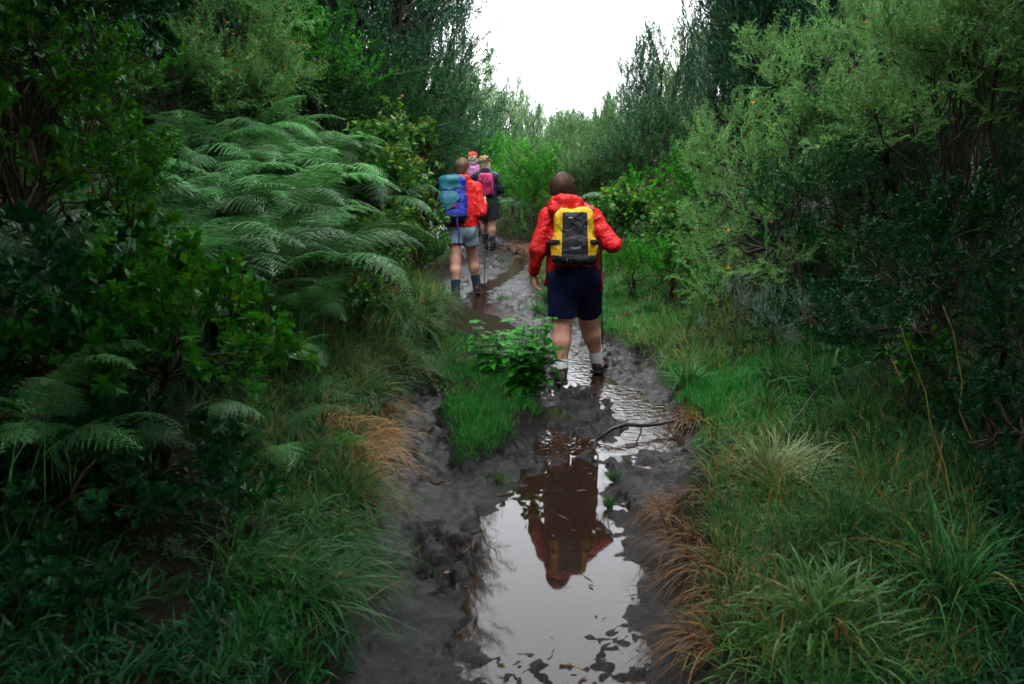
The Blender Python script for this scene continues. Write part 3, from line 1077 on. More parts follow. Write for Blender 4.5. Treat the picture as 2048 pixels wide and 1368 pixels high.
for px, py, s, k, lb in [
        (900, 735, .75, 'green', 'arching grass tussock left of the nettle'),
        (860, 745, .6, 'green', 'small grass tussock at the left tip of the grass island'),
        (955, 695, .7, 'verge', 'long grass tussock behind the nettle'),
        (1005, 600, .55, 'verge', 'mossy grass hummock standing in the wet trail'),
        (1075, 625, .8, 'green', 'grass tussock below the hanging hand of the yellow backpack hiker'),
        (1095, 600, .8, 'green', 'grass tussock between the two streams beside the navy shorts'),
        (1005, 523, .6, 'verge', 'grass hummock between the forked streams farther up the trail'),
        (1075, 470, .9, 'verge', 'rounded tussock at the trail bend near the dead bracken'),
        (1040, 462, .9, 'verge', 'tussock right of the boots of the hiker in the tan hat'),
        (1110, 840, .5, 'verge', 'small tussock on the mud below the yellow backpack hiker'),
        (1225, 960, .35, 'green', 'small green tuft right of the hiker reflection'),
        (1215, 1010, .3, 'green', 'small tuft at the right edge of the puddle'),
        (1000, 965, .4, 'verge', 'ragged tuft at the near end of the grass island')]:
    put_tussock(k, px, py, s, lb, G2)
G3 = 'tussocks on the right verge'
for px, py, s, k, lb in [
        (1580, 1010, 1.38, 'verge', 'pale tussock at the right edge of the lawn patch'),
        (1385, 1075, 0.98, 'dead', 'brown dead grass clump drooping to the puddle mud'),
        (1440, 1130, 0.98, 'dead', 'rusty dead grass clump below the pale tussock'),
        (1350, 1010, 0.80, 'dead', 'brown grass clump right of the reflected hiker'),
        (1420, 1000, 0.92, 'dead', 'dead grass clump between the mud and the pale tussock'),
        (1385, 835, 0.80, 'dead', 'rusty dead grass clump beside the fallen branch'),
        (1430, 1290, 0.92, 'dead', 'dark brown dead grass clump by the lower right puddle edge'),
        (1480, 1190, 1.04, 'dead', 'brown dead grass clump above the big dark tussock'),
        (1375, 770, 1.00, 'green', 'dark tussock right of the front boot of the yellow backpack hiker'),
        (1420, 740, 1.12, 'verge', 'straw and green tussock under the pale shrub'),
        (1480, 700, 1.25, 'verge', 'long grass tussock at the foot of the pale needle shrub'),
        (1330, 690, 1.12, 'verge', 'dry grass tussock right of the trekking pole'),
        (1270, 690, 0.88, 'verge', 'short dry tussock beside the rear sock of the yellow backpack hiker'),
        (1300, 630, 0.99, 'green', 'bright grass tussock just right of the trekking pole basket'),
        (1350, 600, 1.10, 'verge', 'pale straw grass tussock behind the trekking pole'),
        (1400, 640, 1.10, 'verge', 'straw grass tussock left of the pale shrub twigs'),
        (1260, 570, 1.10, 'green', 'tall grass tussock beside the trekking pole shaft'),
        (1560, 760, 1.25, 'green', 'dark long grass tussock above the right lawn patch'),
        (1650, 780, 1.38, 'green', 'shaded grass tussock below the dark thicket'),
        (1720, 850, 1.38, 'green', 'dark tussock at the right end of the lawn patch'),
        (1760, 980, 1.38, 'verge', 'dry grass tussock right of the pale tussock'),
        (1830, 1080, 1.38, 'verge', 'tall straw grass tussock near the right edge'),
        (1700, 1080, 1.25, 'green', 'green tussock above the big dark tussock'),
        (1900, 1200, 1.38, 'green', 'dark tussock at the lower right edge'),
        (1600, 1120, 1.12, 'verge', 'ragged tussock between the pale and the big dark tussock'),
        (1530, 820, 1.00, 'verge', 'grass tussock where the black twig leans on the lawn')]:
    put_tussock(k, px, py, s, lb, G3)


def blade_mesh(r, L, w, droop, mat):
    V, F = blades(np.zeros((1, 3)), unit(np.array([[0, .55, 1.0]])), np.array([L]), np.array([w]), np.array([droop * .68]), r, 8)
    V[:, 2] += 0.0
    return Geo().add(V, F).mesh('blade', MAT[mat], False)


def blade_tussock(px, py, n, L, w, label, mat, lean=(0, 0)):
    """a big tussock whose blades can be told apart: each blade is a part"""
    x, y, z = surf(px, py)
    root = empty('grass_tussock', (x, y, z))
    tag(root, label, 'grass')
    r = np.random.default_rng(int(px))
    ms = [blade_mesh(r, L * a, w, dd, m) for a, dd, m in [(1, .8, mat), (.8, .6, mat), (1.1, 1.0, mat), (.9, .9, mat), (.7, .4, mat), (1, 1.05, 'verge'), (.85, .8, 'dead')]]
    pr = np.array([.22, .2, .18, .16, .12, .08, .04])
    for k in range(n):
        a = r.uniform(0, 2 * PI)
        o = link('blade', ms[r.choice(7, p=pr)], root, (r.normal(0, .05), r.normal(0, .05), -.03))
        o.rotation_euler = (r.normal(-.05, .28) + lean[1], r.normal(0, .15) + lean[0], a)
        o.scale = (r.uniform(.7, 1.4), r.uniform(.75, 1.1), r.uniform(.75, 1.1))
    return root


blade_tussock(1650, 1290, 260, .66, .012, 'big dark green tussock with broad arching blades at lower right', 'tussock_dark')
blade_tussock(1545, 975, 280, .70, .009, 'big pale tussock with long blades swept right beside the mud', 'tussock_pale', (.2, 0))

# short turf and verge grass: nobody could count these blades
def turf(name, label, mat, zones, n, L, w, seed, polar=(.05, .7), droop=.35):
    r = np.random.default_rng(seed)
    pts = []
    for (px0, px1, py0, py1, share) in zones:
        m = int(n * share)
        Y0, Y1 = 1.75 / max(.02, slope_at(py1)), 1.6 / max(.02, slope_at(py0))
        q = r.uniform(0, 1, m)
        Y = (Y0 ** .3 + q * (Y1 ** .3 - Y0 ** .3)) ** (1 / .3)
        px = r.uniform(px0, px1, m)
        x = (px - 1024) / FPX * (Y * CP + (HC - .2) * SP)
        pts.append(np.stack([x, Y], -1))
    p = np.concatenate(pts)
    s = path_edge(p[:, 0], p[:, 1])
    k = (s > .05 + .10 * r.random(len(s)) ** 2) & (fbm2(p[:, 0] * 2.6, p[:, 1] * 2.6, seed, 3) + r.normal(0, .15, len(p)) > -.28)
    p = p[k]
    z = height(p[:, 0], p[:, 1], False)
    N = len(p)
    d = fan(N, r, polar)
    hv = .65 + .9 * (fbm2(p[:, 0] * 1.8, p[:, 1] * 1.8, seed + 3, 2) + .4).clip(0, 1)
    root = np.concatenate([p, z[:, None] - .015], 1)
    V, F = blades(root, d, L * hv * r.uniform(.5, 1.2, N), w * r.uniform(.7, 1.3, N) * (1 + .07 * p[:, 1]), np.full(N, droop) * r.uniform(.3, 1.5, N), r, 3)
    o = Geo().add(V, F).build(name, MAT[mat], None, False)
    return tag(o, label, 'grass', None, 'stuff')


turf('short_grass', 'short bright green turf on the grass island and verges', 'lawn',
     [(830, 1080, 700, 985, .28), (1320, 1760, 760, 930, .30), (480, 790, 1130, 1500, .26), (1200, 1420, 600, 720, .16)], 95000, .10, .0046, 61)
turf('verge_grass', 'longer mixed green and straw coloured grass along both sides of the trail', 'verge',
     [(1220, 1800, 560, 800, .30), (1420, 1950, 850, 1500, .12), (500, 890, 560, 1180, .36), (880, 1300, 430, 620, .22)], 100000, .26, .0040, 62, (.1, 1.05), .6)
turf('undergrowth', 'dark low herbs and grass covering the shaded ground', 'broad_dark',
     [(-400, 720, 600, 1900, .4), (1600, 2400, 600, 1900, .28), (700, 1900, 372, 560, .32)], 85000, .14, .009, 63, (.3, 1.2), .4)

# ------------------------------------------------------------------ shrubs
r_b = np.random.default_rng(66)


def flower_mesh(mat, seed, rr=.034):
    r = np.random.default_rng(seed)
    g = Geo()
    n = 22
    a = r.uniform(0, 2 * PI, n); q = r.uniform(.2, 1, n)
    d = np.stack([np.cos(a) * q, np.sin(a) * q, .35 + .4 * (1 - q)], -1)
    g.inst(T_leaf(.55, .05, .1), frames(d, (0, 0, 1), None, rr * r.uniform(.7, 1.2, n)), np.zeros((n, 3)))
    return g.mesh('flower', MAT[mat], False)


PINK = [flower_mesh('pink_petal', 700 + i) for i in range(3)]
YEL = [flower_mesh('yellow_leaf', 710 + i, .024) for i in range(2)]
RUST = [flower_mesh('rust_leaf', 720 + i, .02) for i in range(2)]


def bush_px(name, label, px, py, Y, rad, n, spray, per, sc, base_px=None, **k):
    """shrub with a dome-shaped crown centred on a sight line at distance Y, rooted in the ground below it"""
    c = at(px, py, Y)
    bx, by = (c[0], c[1] + .05) if base_px is None else (at(base_px, 500, Y)[0], Y)
    cr = k.pop('cr', (.16, .26))
    lower = k.pop('lower', -.45)
    return bush(name, label, k.pop('cat', 'shrub'), (bx, by, ground(bx, by)), dome(c, rad, n, r_b, cr, lower), SPR[spray], r_b, per=per, scale=sc, **k)


# left side
bush_px('leafy_shrub', 'bright green lobed leaf shrub in the left foreground below the ferns', 300, 690, 3.15, (.50, .35, .34), 24, 'broad', 9, .78, cr=(.10, .17))
bush_px('leafy_shrub', 'low green shrub at the far left edge under the big leaves', 60, 720, 3.0, (.30, .3, .34), 12, 'broad_dark', 9, .8, cr=(.10, .17))
bush_px('leafy_shrub', 'tall dark leafy shrub filling the left edge beside the ferns', 40, 330, 3.6, (.34, .4, .75), 26, 'broad', 9, .72, cr=(.12, .2))
bush_px('leafy_shrub', 'dark leafy shrub in the upper left corner', 60, 20, 4.3, (.6, .5, .6), 22, 'broad_dark', 10, 1.0, cr=(.2, .3))
bush_px('leafy_shrub', 'yellow green upright shrub growing through the left end of the ferns', 245, 330, 4.7, (.20, .2, .42), 11, 'small_leaf', 9, .9, cr=(.10, .16))
bush_px('leafy_shrub', 'mid green shrub above the left end of the fern mound', 180, 105, 6.0, (.5, .5, .42), 20, 'small_leaf', 11, 1.1, cr=(.18, .28))
bush_px('needle_shrub', 'light green shrub with red specks above the fern mound', 400, 70, 8.2, (.62, .5, .75), 24, 'needle_far', 11, 1.0, cr=(.2, .3), flowers=(RUST, .7))
bush_px('needle_shrub', 'smaller light green shrub tucked right of the red specked one', 530, 185, 8.3, (.32, .3, .38), 14, 'needle_far', 9, .85, cr=(.14, .22), flowers=(RUST, .5))
bush_px('needle_shrub', 'light green shrub standing in front of the dark trees above the fern crest', 330, 160, 7.6, (.4, .35, .4), 14, 'needle_far', 9, .85, cr=(.14, .22))
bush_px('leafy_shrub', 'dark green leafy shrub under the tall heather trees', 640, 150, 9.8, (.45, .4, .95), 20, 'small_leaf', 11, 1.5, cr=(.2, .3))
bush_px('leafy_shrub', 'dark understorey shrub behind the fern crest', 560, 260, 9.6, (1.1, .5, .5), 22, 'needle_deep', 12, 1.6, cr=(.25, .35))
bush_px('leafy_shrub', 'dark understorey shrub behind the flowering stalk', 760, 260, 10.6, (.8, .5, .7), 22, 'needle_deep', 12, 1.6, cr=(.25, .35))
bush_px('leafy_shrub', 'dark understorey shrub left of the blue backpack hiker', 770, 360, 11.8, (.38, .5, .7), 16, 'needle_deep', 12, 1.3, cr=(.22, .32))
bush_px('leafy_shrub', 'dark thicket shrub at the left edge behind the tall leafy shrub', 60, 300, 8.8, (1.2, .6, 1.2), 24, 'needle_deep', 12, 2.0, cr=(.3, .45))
# flowering shrub and weeds beside the two rear hikers
bush_px('flowering_shrub', 'flowering shrub with pink blooms left of the blue backpack hiker', 745, 375, 8.3, (.40, .35, .38), 20, 'composite', 11, .95, cr=(.14, .22), flowers=(PINK + YEL + RUST, .55), wood='stem_brown')
bush_px('flowering_shrub', 'leafy shrub with brown arching stems below the pink blooms', 740, 490, 7.4, (.34, .3, .30), 16, 'composite', 10, .85, cr=(.12, .2), flowers=(RUST + YEL, .4), wood='stem_brown')
bush_px('flowering_shrub', 'tall leafy stalk topped by a pink bloom above the flowering shrub', 775, 262, 8.6, (.10, .1, .26), 7, 'composite', 6, .7, cr=(.06, .1), flowers=(PINK + YEL, .8), wood='stem_brown')
bush_px('flowering_shrub', 'leafy spray with yellowing leaves right of the tall pink stalk', 830, 290, 9.2, (.16, .15, .12), 6, 'composite', 6, .8, cr=(.08, .12), flowers=(RUST, .5), wood='stem_brown')
bush_px('leafy_weed', 'low leafy weeds left of the bare legged hiker in the red jacket', 835, 500, 9.5, (.30, .3, .35), 12, 'composite', 9, .9, cr=(.14, .2))
bush_px('leafy_weed', 'low leafy weeds on the bank below the flowering shrub', 780, 585, 8.0, (.36, .25, .22), 12, 'composite', 8, .75, cr=(.1, .16))
bush_px('leafy_weed', 'leafy weeds below the drooping fern tips', 690, 610, 6.6, (.26, .2, .2), 9, 'composite', 8, .7, cr=(.1, .15))
bush_px('leafy_weed', 'weeds under the dark shrub left of the pack of the blue backpack hiker', 800, 430, 12.4, (.30, .3, .35), 12, 'composite', 9, 1.2, cr=(.14, .22))
# small plants in the left foreground
for px, py, Y, rad, sp, sc, lb in [(330, 930, 3.0, (.42, .25, .20), 'broad_dark', .7, 'dark leafy weeds in the black shade below the left foreground shrub'),
                                   (120, 1020, 2.7, (.30, .25, .22), 'broad_dark', .6, 'dark leafy weeds at the left edge below the hanging fern'),
                                   (90, 1230, 2.3, (.26, .2, .2), 'broad_dark', .5, 'dark weeds in the bottom left corner')]:
    bush_px('leafy_weed', lb, px, py, Y, rad, 12, sp, 8, sc, cr=(.09, .15), group='weeds in the left foreground')
bush_px('leafy_weed', 'small bright green leafy plant at the bottom left', 510, 1215, 2.55, (.09, .09, .08), 7, 'broad', 6, .42, cr=(.04, .07))
for i, (px, py, Y, lb) in enumerate([(330, 1120, 2.75, 'silver grey woolly plant with upright stalks at lower left'), (500, 1090, 2.85, 'silver grey stalks beside the dark left tussock'),
                                     (260, 1210, 2.5, 'silver leaved plant low at the bottom left'), (420, 1290, 2.3, 'silver leaved plant right at the bottom edge'), (200, 1330, 2.25, 'dim silver leaved plant in the bottom left corner')]):
    bush_px('silver_plant', lb, px, py, Y, (.14, .1, .09), 7, 'silver', 6, .42, cr=(.04, .07), part='silver_sprig', cat='plant', up=1.2, stem_r=.005, group='silver plants at lower left')
# right side: the pale needle shrub, tier by tier
tiers = [(1400, 335, 7.4), (1430, 275, 7.5), (1450, 330, 7.2), (1490, 250, 7.2), (1500, 320, 7.0), (1550, 300, 6.8), (1600, 260, 6.6), (1640, 330, 6.4), (1520, 370, 6.9), (1580, 350, 6.6),
         (1420, 390, 7.2), (1470, 400, 7.0), (1420, 450, 6.9), (1450, 480, 6.7), (1520, 440, 6.6), (1410, 500, 6.7), (1470, 540, 6.4), (1540, 520, 6.2), (1430, 570, 6.4), (1660, 270, 6.6)]
upper = [(1530, 120, 7.6), (1560, 160, 7.3), (1590, 110, 7.4), (1620, 170, 7.0), (1650, 120, 7.0), (1690, 60, 7.2), (1740, 30, 7.0), (1720, 110, 6.7), (1770, 90, 6.5), (1680, 190, 6.6),
         (1740, 180, 6.3), (1800, 150, 6.2), (1850, 90, 6.2), (1650, 220, 6.6), (1710, 240, 6.2), (1780, 250, 6.0), (1830, 210, 6.0), (1800, 30, 6.6), (1570, 210, 7.0), (1880, 160, 6.0)]
for lst, lb, bp, sp, per, sc in ((tiers, 'pale green needle shrub whose tiers of sprigs reach towards the trail on the right', (1640, 6.2), 'needle', 14, 1.0),
                                 (upper, 'tall pale needle shrub with plume tops at upper right', (1800, 6.3), 'needle', 14, 1.05)):
    cl = np.array([[*at(a, b, c), .21] for a, b, c in lst])
    bx = at(bp[0], 600, bp[1])[0]
    bush('needle_shrub', lb, 'shrub', (bx, bp[1], ground(bx, bp[1])), cl, SPR[sp], r_b, per=per - 2, scale=sc * .92, stem_r=.03, up=.5, flowers=(YEL + RUST, .5), wood='bark')
bush_px('needle_shrub', 'needle shrub with fine green sprigs at the upper right edge', 1950, 230, 4.5, (.50, .4, .60), 26, 'needle', 10, .95, cr=(.18, .26), lower=-.2)
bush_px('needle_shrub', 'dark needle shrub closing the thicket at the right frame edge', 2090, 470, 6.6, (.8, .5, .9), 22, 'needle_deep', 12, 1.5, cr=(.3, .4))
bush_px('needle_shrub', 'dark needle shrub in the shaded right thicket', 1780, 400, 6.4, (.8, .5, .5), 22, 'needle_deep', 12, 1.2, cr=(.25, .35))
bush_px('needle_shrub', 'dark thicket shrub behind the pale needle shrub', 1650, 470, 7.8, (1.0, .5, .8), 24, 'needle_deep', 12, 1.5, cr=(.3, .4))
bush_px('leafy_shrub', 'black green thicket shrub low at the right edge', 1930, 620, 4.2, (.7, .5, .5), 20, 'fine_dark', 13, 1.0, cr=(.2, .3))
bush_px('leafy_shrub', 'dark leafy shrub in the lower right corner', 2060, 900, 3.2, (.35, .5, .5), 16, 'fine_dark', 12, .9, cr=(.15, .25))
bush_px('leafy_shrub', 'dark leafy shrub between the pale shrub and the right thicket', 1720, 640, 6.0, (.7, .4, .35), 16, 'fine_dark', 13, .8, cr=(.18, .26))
for px, py, Y, s, lb in [(1480, 620, 5.9, .20, 'grey green twiggy weed under the pale shrub'), (1560, 640, 5.6, .2, 'grey twiggy weed at the edge of the dark thicket'),
                         (1640, 660, 5.2, .22, 'silvery thin weed in front of the dark thicket'), (1780, 720, 4.6, .2, 'thin silvery weed at the right of the thicket')]:
    bush_px('silver_weed', lb, px, py, Y, (s, .15, s), 8, 'silver', 5, .6, cr=(.06, .1), part='silver_sprig', cat='plant', up=.8, stem_r=.005, group='silvery weeds under the right shrubs')
bush_px('leafy_weed', 'bright leafy weed at the foot of the pale needle shrub', 1350, 478, 8.6, (.20, .2, .20), 9, 'composite', 9, .95, cr=(.08, .14))
bush_px('leafy_weed', 'bright weed in front of the right thicket', 1840, 720, 4.3, (.12, .1, .16), 7, 'broad', 6, .6, cr=(.06, .1))
bush_px('leafy_weed', 'weeds right of the yellow backpack hiker shoulder', 1275, 450, 10.2, (.40, .3, .30), 14, 'composite', 9, 1.1, cr=(.14, .22), flowers=(PINK + RUST, .3))
bush_px('leafy_weed', 'weeds just right of the bent red sleeve', 1265, 530, 8.8, (.30, .25, .22), 11, 'small_leaf', 9, .9, cr=(.12, .18))
bush_px('leafy_weed', 'weeds behind the trekking pole of the yellow backpack hiker', 1345, 545, 8.2, (.32, .25, .2), 11, 'small_leaf', 9, .9, cr=(.12, .18))
bush_px('leafy_shrub', 'dark green shrub under the spiky heather trees on the right', 1340, 410, 11.8, (.6, .5, .5), 20, 'small_leaf', 11, 1.4, cr=(.2, .3), flowers=(PINK, .2))
bush_px('leafy_shrub', 'dark shrub right of the far pale shrubs', 1345, 330, 13.0, (.7, .5, .6), 20, 'needle_deep', 12, 1.6, cr=(.3, .4))
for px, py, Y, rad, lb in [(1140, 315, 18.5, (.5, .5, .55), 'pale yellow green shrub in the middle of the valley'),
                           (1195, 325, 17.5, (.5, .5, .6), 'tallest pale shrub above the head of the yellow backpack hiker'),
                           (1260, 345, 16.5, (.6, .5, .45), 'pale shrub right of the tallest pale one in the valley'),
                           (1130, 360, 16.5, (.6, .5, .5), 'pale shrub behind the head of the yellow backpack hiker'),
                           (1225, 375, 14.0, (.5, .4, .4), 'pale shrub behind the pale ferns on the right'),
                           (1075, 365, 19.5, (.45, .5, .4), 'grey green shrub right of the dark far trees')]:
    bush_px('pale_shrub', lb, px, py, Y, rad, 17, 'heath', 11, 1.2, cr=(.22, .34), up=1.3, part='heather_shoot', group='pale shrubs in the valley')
for i, (px, py, Y) in enumerate([(1000, 345, 19), (925, 340, 21), (1040, 390, 17.5), (1100, 400, 15.5), (800, 320, 15)]):
    bush_px('leafy_shrub', ['dark shrub right of the tan hat', 'dark shrub behind the red cap', 'green shrub above the dead bracken at the trail bend',
                            'green shrub at the left shoulder of the yellow backpack hiker', 'dark shrub behind the tall pink flower stalk'][i],
            px, py, Y, (.7, .5, .6), 16, 'small_leaf', 10, 2.0, cr=(.25, .35))

# more ferns: valley, foreground, dead bracken at the bend
for px, py, Y, s, n, lb in [(1240, 380, 11.5, .75, 6, 'pale fern arching right of the yellow backpack hiker head'), (1265, 425, 10.8, .7, 6, 'pale fern above the bent red sleeve'),
                            (1010, 380, 16.5, .8, 6, 'fern right of the navy jacket'),
                            (1290, 430, 10.6, .7, 6, 'fern among the weeds right of the bent red sleeve')]:
    p = at(px, py, Y)
    zg = ground(p[0], Y)
    fern(p[0], Y, zg, n, s, -PI / 2, lb, 'ferns right of the trail', spread=PI * 1.5, lift=float(np.clip(p[2] - .46 * s - zg, 0, .9)))
for px, py, Y, s, n, f, lb, ms in [(330, 520, 3.9, .75, 7, -.9, 'fern with long fronds arching over the left foreground shrub', FROND),
                                   (180, 420, 4.0, .7, 6, -.9, 'fern frond tuft at the left beside the tall leafy shrub', FROND),
                                   (110, 800, 2.75, .55, 6, -.6, 'dark fern hanging in the shade at the left edge', FROND),
                                   (60, 700, 2.7, .5, 6, -.5, 'fern at the far left edge above the dark shade', FROND),
                                   (540, 640, 5.2, .7, 6, -.7, 'fern at the lower right tip of the mound', FROND),
                                   (600, 560, 5.7, .75, 7, -.7, 'fern whose fronds droop towards the flowering weeds', FROND),
                                   (560, 800, 3.9, .6, 6, -.8, 'small fern among the dead grass on the left bank', FROND),
                                   (660, 870, 3.8, .5, 4, -.5, 'yellow green young fern over the orange grass', FROND_Y),
                                   (560, 600, 4.9, .7, 3, -.5, 'single yellow green young fern below the mound', FROND_Y)]:
    p = at(px, py, Y)
    zg = ground(p[0], Y)
    fern(p[0], Y, zg, n, s, f, lb, 'ferns in the left foreground', ms, PI * 1.0, lift=float(np.clip(p[2] - .46 * s - zg, 0, .9)))
for i, (px, py, Y) in enumerate([(1040, 415, 15.0), (1075, 408, 14.6), (1060, 425, 14.2), (1020, 430, 15.2)]):
    p = at(px, py, Y)
    fern(p[0], Y, ground(p[0], Y), 7, .75, -PI / 2, ['second', 'rightmost', 'nearest', 'leftmost'][i] + ' brown dead bracken at the trail bend', 'dead bracken at the bend', FROND_D, PI * 1.8, 'dead_fern')

# ------------------------------------------------------------------ nettle, branch, twigs, straws
def leaf_on(g_mesh, root, p, d, s, roll):
    o = link('leaf', g_mesh, root, p)
    o.rotation_euler = euler_of(frames(d, (0, 0, 1), np.array([roll]))[0])
    o.scale = (s,) * 3


_V, _F = T_ovate()
LEAF = Geo().add(_V, _F).mesh('leaf', MAT['nettle'], True)


def nettle(px, py, hgt, stems, spread, label, seed):
    x, y, z = surf(px, py)
    r = np.random.default_rng(seed)
    root = empty('nettle_plant', (x, y, z))
    tag(root, label, 'plant')
    for s in range(stems):
        b = np.array([r.normal(0, .06), r.normal(0, .05), -.02])
        tip = b + np.array([r.normal(0, spread), r.normal(-.03, spread), hgt * r.uniform(.6, 1.05)])
        P = branch_curve(b, tip, r, .02, 6, .02)
        Geo().tube(P, np.linspace(.004, .002, 6), 4, False).build('stem', MAT['stem_green'], root)
        a0 = r.uniform(0, PI)
        for k, t in enumerate(np.linspace(.22, .99, 7)):
            p, d = along(P, np.array([t * .999]))
            for q in (0, 1):
                a = a0 + k * PI / 2 + q * PI + r.normal(0, .2)
                dd = unit(np.array([math.cos(a), math.sin(a), -.08 + .35 * t]) + r.normal(0, .1, 3))
                leaf_on(LEAF, root, p[0], dd, (.120 - .045 * t) * r.uniform(.8, 1.15), r.normal(0, .2))


nettle(1045, 790, .54, 28, .105, 'bushy bright green nettle on the grass island beside the left boot', 5)
nettle(995, 750, .42, 8, .08, 'smaller nettle behind the left side of the bushy nettle', 6)

x, y, z = surf(1240, 872)
fb = empty('fallen_branch', (x, y, z + .03))
tag(fb, 'black wet fallen branch lying across the trickle on the trail', 'branch')
P = np.array([at(1195, 885, 4.9), at(1222, 868, 4.95), at(1250, 862, 5.0), at(1280, 866, 5.02), at(1310, 868, 5.05), at(1345, 864, 5.1), at(1390, 856, 5.2)])
P[:, 2] = [.03, .085, .10, .085, .08, .09, .14]
Geo().tube(P - np.array(fb.location), [.008, .013, .014, .013, .011, .010, .006], 7).build('limb', MAT['wet_wood'], fb)
Q = np.array([P[3], P[3] + (.0, -.05, -.03), P[3] + (-.04, -.12, -.07)])
Geo().tube(Q - np.array(fb.location), [.008, .007, .005], 5).build('side_twig', MAT['wet_wood'], fb)


def stick(name, label, cat, pts, rad, mat, group=None, n=5):
    pts = np.asarray(pts, float)
    o = pts[0].copy()
    return tag(Geo().tube(pts - o, rad, n).build(name, MAT[mat], None), label, cat, group).__setattr__('location', o)


def stick_px(name, label, cat, a, b, Ya, Yb, rad, mat, bow=.05, group=None):
    A, B = at(a[0], a[1], Ya), at(b[0], b[1], Yb)
    stick(name, label, cat, branch_curve(A, B, r_b, bow, 8, .01), np.linspace(rad, rad * .4, 8), mat, group)


stick_px('dead_twig', 'black twig leaning over the right lawn patch', 'twig', (1562, 880), (1650, 765), 4.6, 4.9, .006, 'wet_wood', .06)
stick_px('dead_twig', 'brown arching twig over the weeds left of the blue backpack hiker', 'twig', (665, 470), (775, 440), 6.8, 7.0, .006, 'stem_brown', -.1)
stick_px('dead_twig', 'orange dead stalk slanting across the left foreground shrub', 'twig', (470, 610), (545, 690), 3.8, 3.7, .005, 'stem_brown', .05)
for i, (a, b, ya) in enumerate([((1935, 1150), (1800, 650), 3.0), ((1850, 1100), (1895, 840), 3.2), ((1960, 1010), (1885, 610), 3.3), ((1800, 760), (1770, 690), 4.0), ((1990, 1250), (1900, 1060), 2.6)]):
    stick_px('straw_stem', ['long straw stem leaning left at the right edge', 'upright straw stem in the right grass', 'thin straw stem before the dark right thicket', 'short straw stem below the thicket', 'bent straw stem at the lower right'][i],
             'stem', a, b, ya, ya + .1, .004, 'straw', .04, 'straw stems at the right')
for i, (a, b) in enumerate([((1365, 1340), (1385, 1300)), ((735, 1200), (805, 1160)), ((1000, 1330), (1010, 1335)), ((1120, 1330), (1165, 1340))]):
    A, B = on_level(*a, .05), on_level(*b, .06)
    stick('fallen_straw', ['short straw standing at the lower right puddle edge', 'long straw lying on the mud left of the puddle', 'tiny straw in the puddle at the bottom', 'straw floating at the bottom of the puddle'][i],
          'straw', [A, (A + B) / 2 + (0, 0, .01), B], .003, 'straw')
# dark crooked limb at the upper right edge and twigs in the shrub
for a, b, Y, rad, lb in [((2010, 700), (1965, 40), 3.9, .022, 'dark crooked trunk at the upper right edge'), ((1700, 480), (1560, 250), 6.4, .016, 'dark bare limb inside the pale needle shrub'),
                         ((1900, 480), (1740, 250), 5.4, .014, 'dark bare limb arching through the upper right shrub'), ((1620, 560), (1420, 520), 6.2, .010, 'bare dark twig under the pale needle shrub')]:
    A, B = at(*a, Y), at(*b, Y + .2)
    g0 = np.array([A[0] + .1, Y + .1, ground(A[0], Y)])
    P = np.concatenate([branch_curve(g0, A, r_b, .03, 5, .02)[:-1], branch_curve(A, B, r_b, .08, 8, .03)])
    stick('bare_limb', lb, 'limb', P, np.linspace(rad, rad * .3, len(P)), 'bark', None, 6)

# bits of dead leaf and stalk trodden into the mud
_r = np.random.default_rng(91)
n = 420
yy = _r.uniform(2.3, 7.5, n)
xx = np.interp(yy, PATH[2:-2, 1], PATH[2:-2, 0]) + _r.uniform(-.75, .75, n)
e = path_edge(xx, yy)
k = (e < .03) & (_r.random(n) < np.clip(1.1 + e * 1.6, .12, 1))
xx, yy = xx[k], yy[k]
zz = np.maximum(height(xx, yy), water_level(yy)) + .003
n = len(xx)
d = np.stack([_r.normal(size=n), _r.normal(size=n), _r.normal(0, .12, n)], -1)
T0_ = T_needle(1, .5)
T1_ = T_needle(1, .10)
g = Geo()
h1 = n // 2
g.inst(T0_, frames(d[:h1], (0, 0, 1), _r.normal(0, .3, h1), _r.uniform(.012, .035, h1)), np.stack([xx, yy, zz], -1)[:h1])
g.inst(T1_, frames(d[h1:], (0, 0, 1), _r.normal(0, .3, n - h1), _r.uniform(.03, .10, n - h1)), np.stack([xx, yy, zz + .002], -1)[h1:])
tag(g.build('leaf_litter', MAT['dead'], None, False), 'scraps of dead leaves and stalks trodden into the mud', 'litter', None, 'stuff')

# ------------------------------------------------------------------ people: smooth solids from blended cones and ellipsoids
def _cone(p, q):
    a, b, ra, rb, sc = q
    P = (p - a) / sc
    ba = (b - a) / sc
    t = np.clip((P @ ba) / (ba @ ba + 1e-12), 0, 1)
    return (np.linalg.norm(P - t[..., None] * ba, axis=-1) - (ra + (rb - ra) * t)) * float(np.min(sc))


def _ell(p, q):
    c, rad, R = q
    P = (p - c) @ R
    k0 = np.linalg.norm(P / rad, axis=-1)
    k1 = np.linalg.norm(P / (rad * rad), axis=-1)
    return k0 * (k0 - 1) / (k1 + 1e-9)


def _box(p, q):
    c, half, rr, R = q
    P = np.abs((p - c) @ R) - (half - rr)
    return np.linalg.norm(np.maximum(P, 0), axis=-1) + np.minimum(P.max(-1), 0) - rr


def _torus(p, q):
    c, R0, r0, R, sc = q
    P = ((p - c) @ R) / sc
    a = np.hypot(P[..., 0], P[..., 1]) - R0
    return np.hypot(a, P[..., 2]) - r0


I3 = np.eye(3)


def A3(*v):
    return np.array(v, float)


def cone(a, b, ra, rb, k=.02, sc=(1, 1, 1), cut=None, neg=False):
    a, b, sc = np.asarray(a, float), np.asarray(b, float), np.asarray(sc, float)
    m = max(ra, rb) * sc
    return dict(f=_cone, q=(a, b, ra, rb, sc), lo=np.minimum(a, b) - m, hi=np.maximum(a, b) + m, k=k, cut=cut, neg=neg)


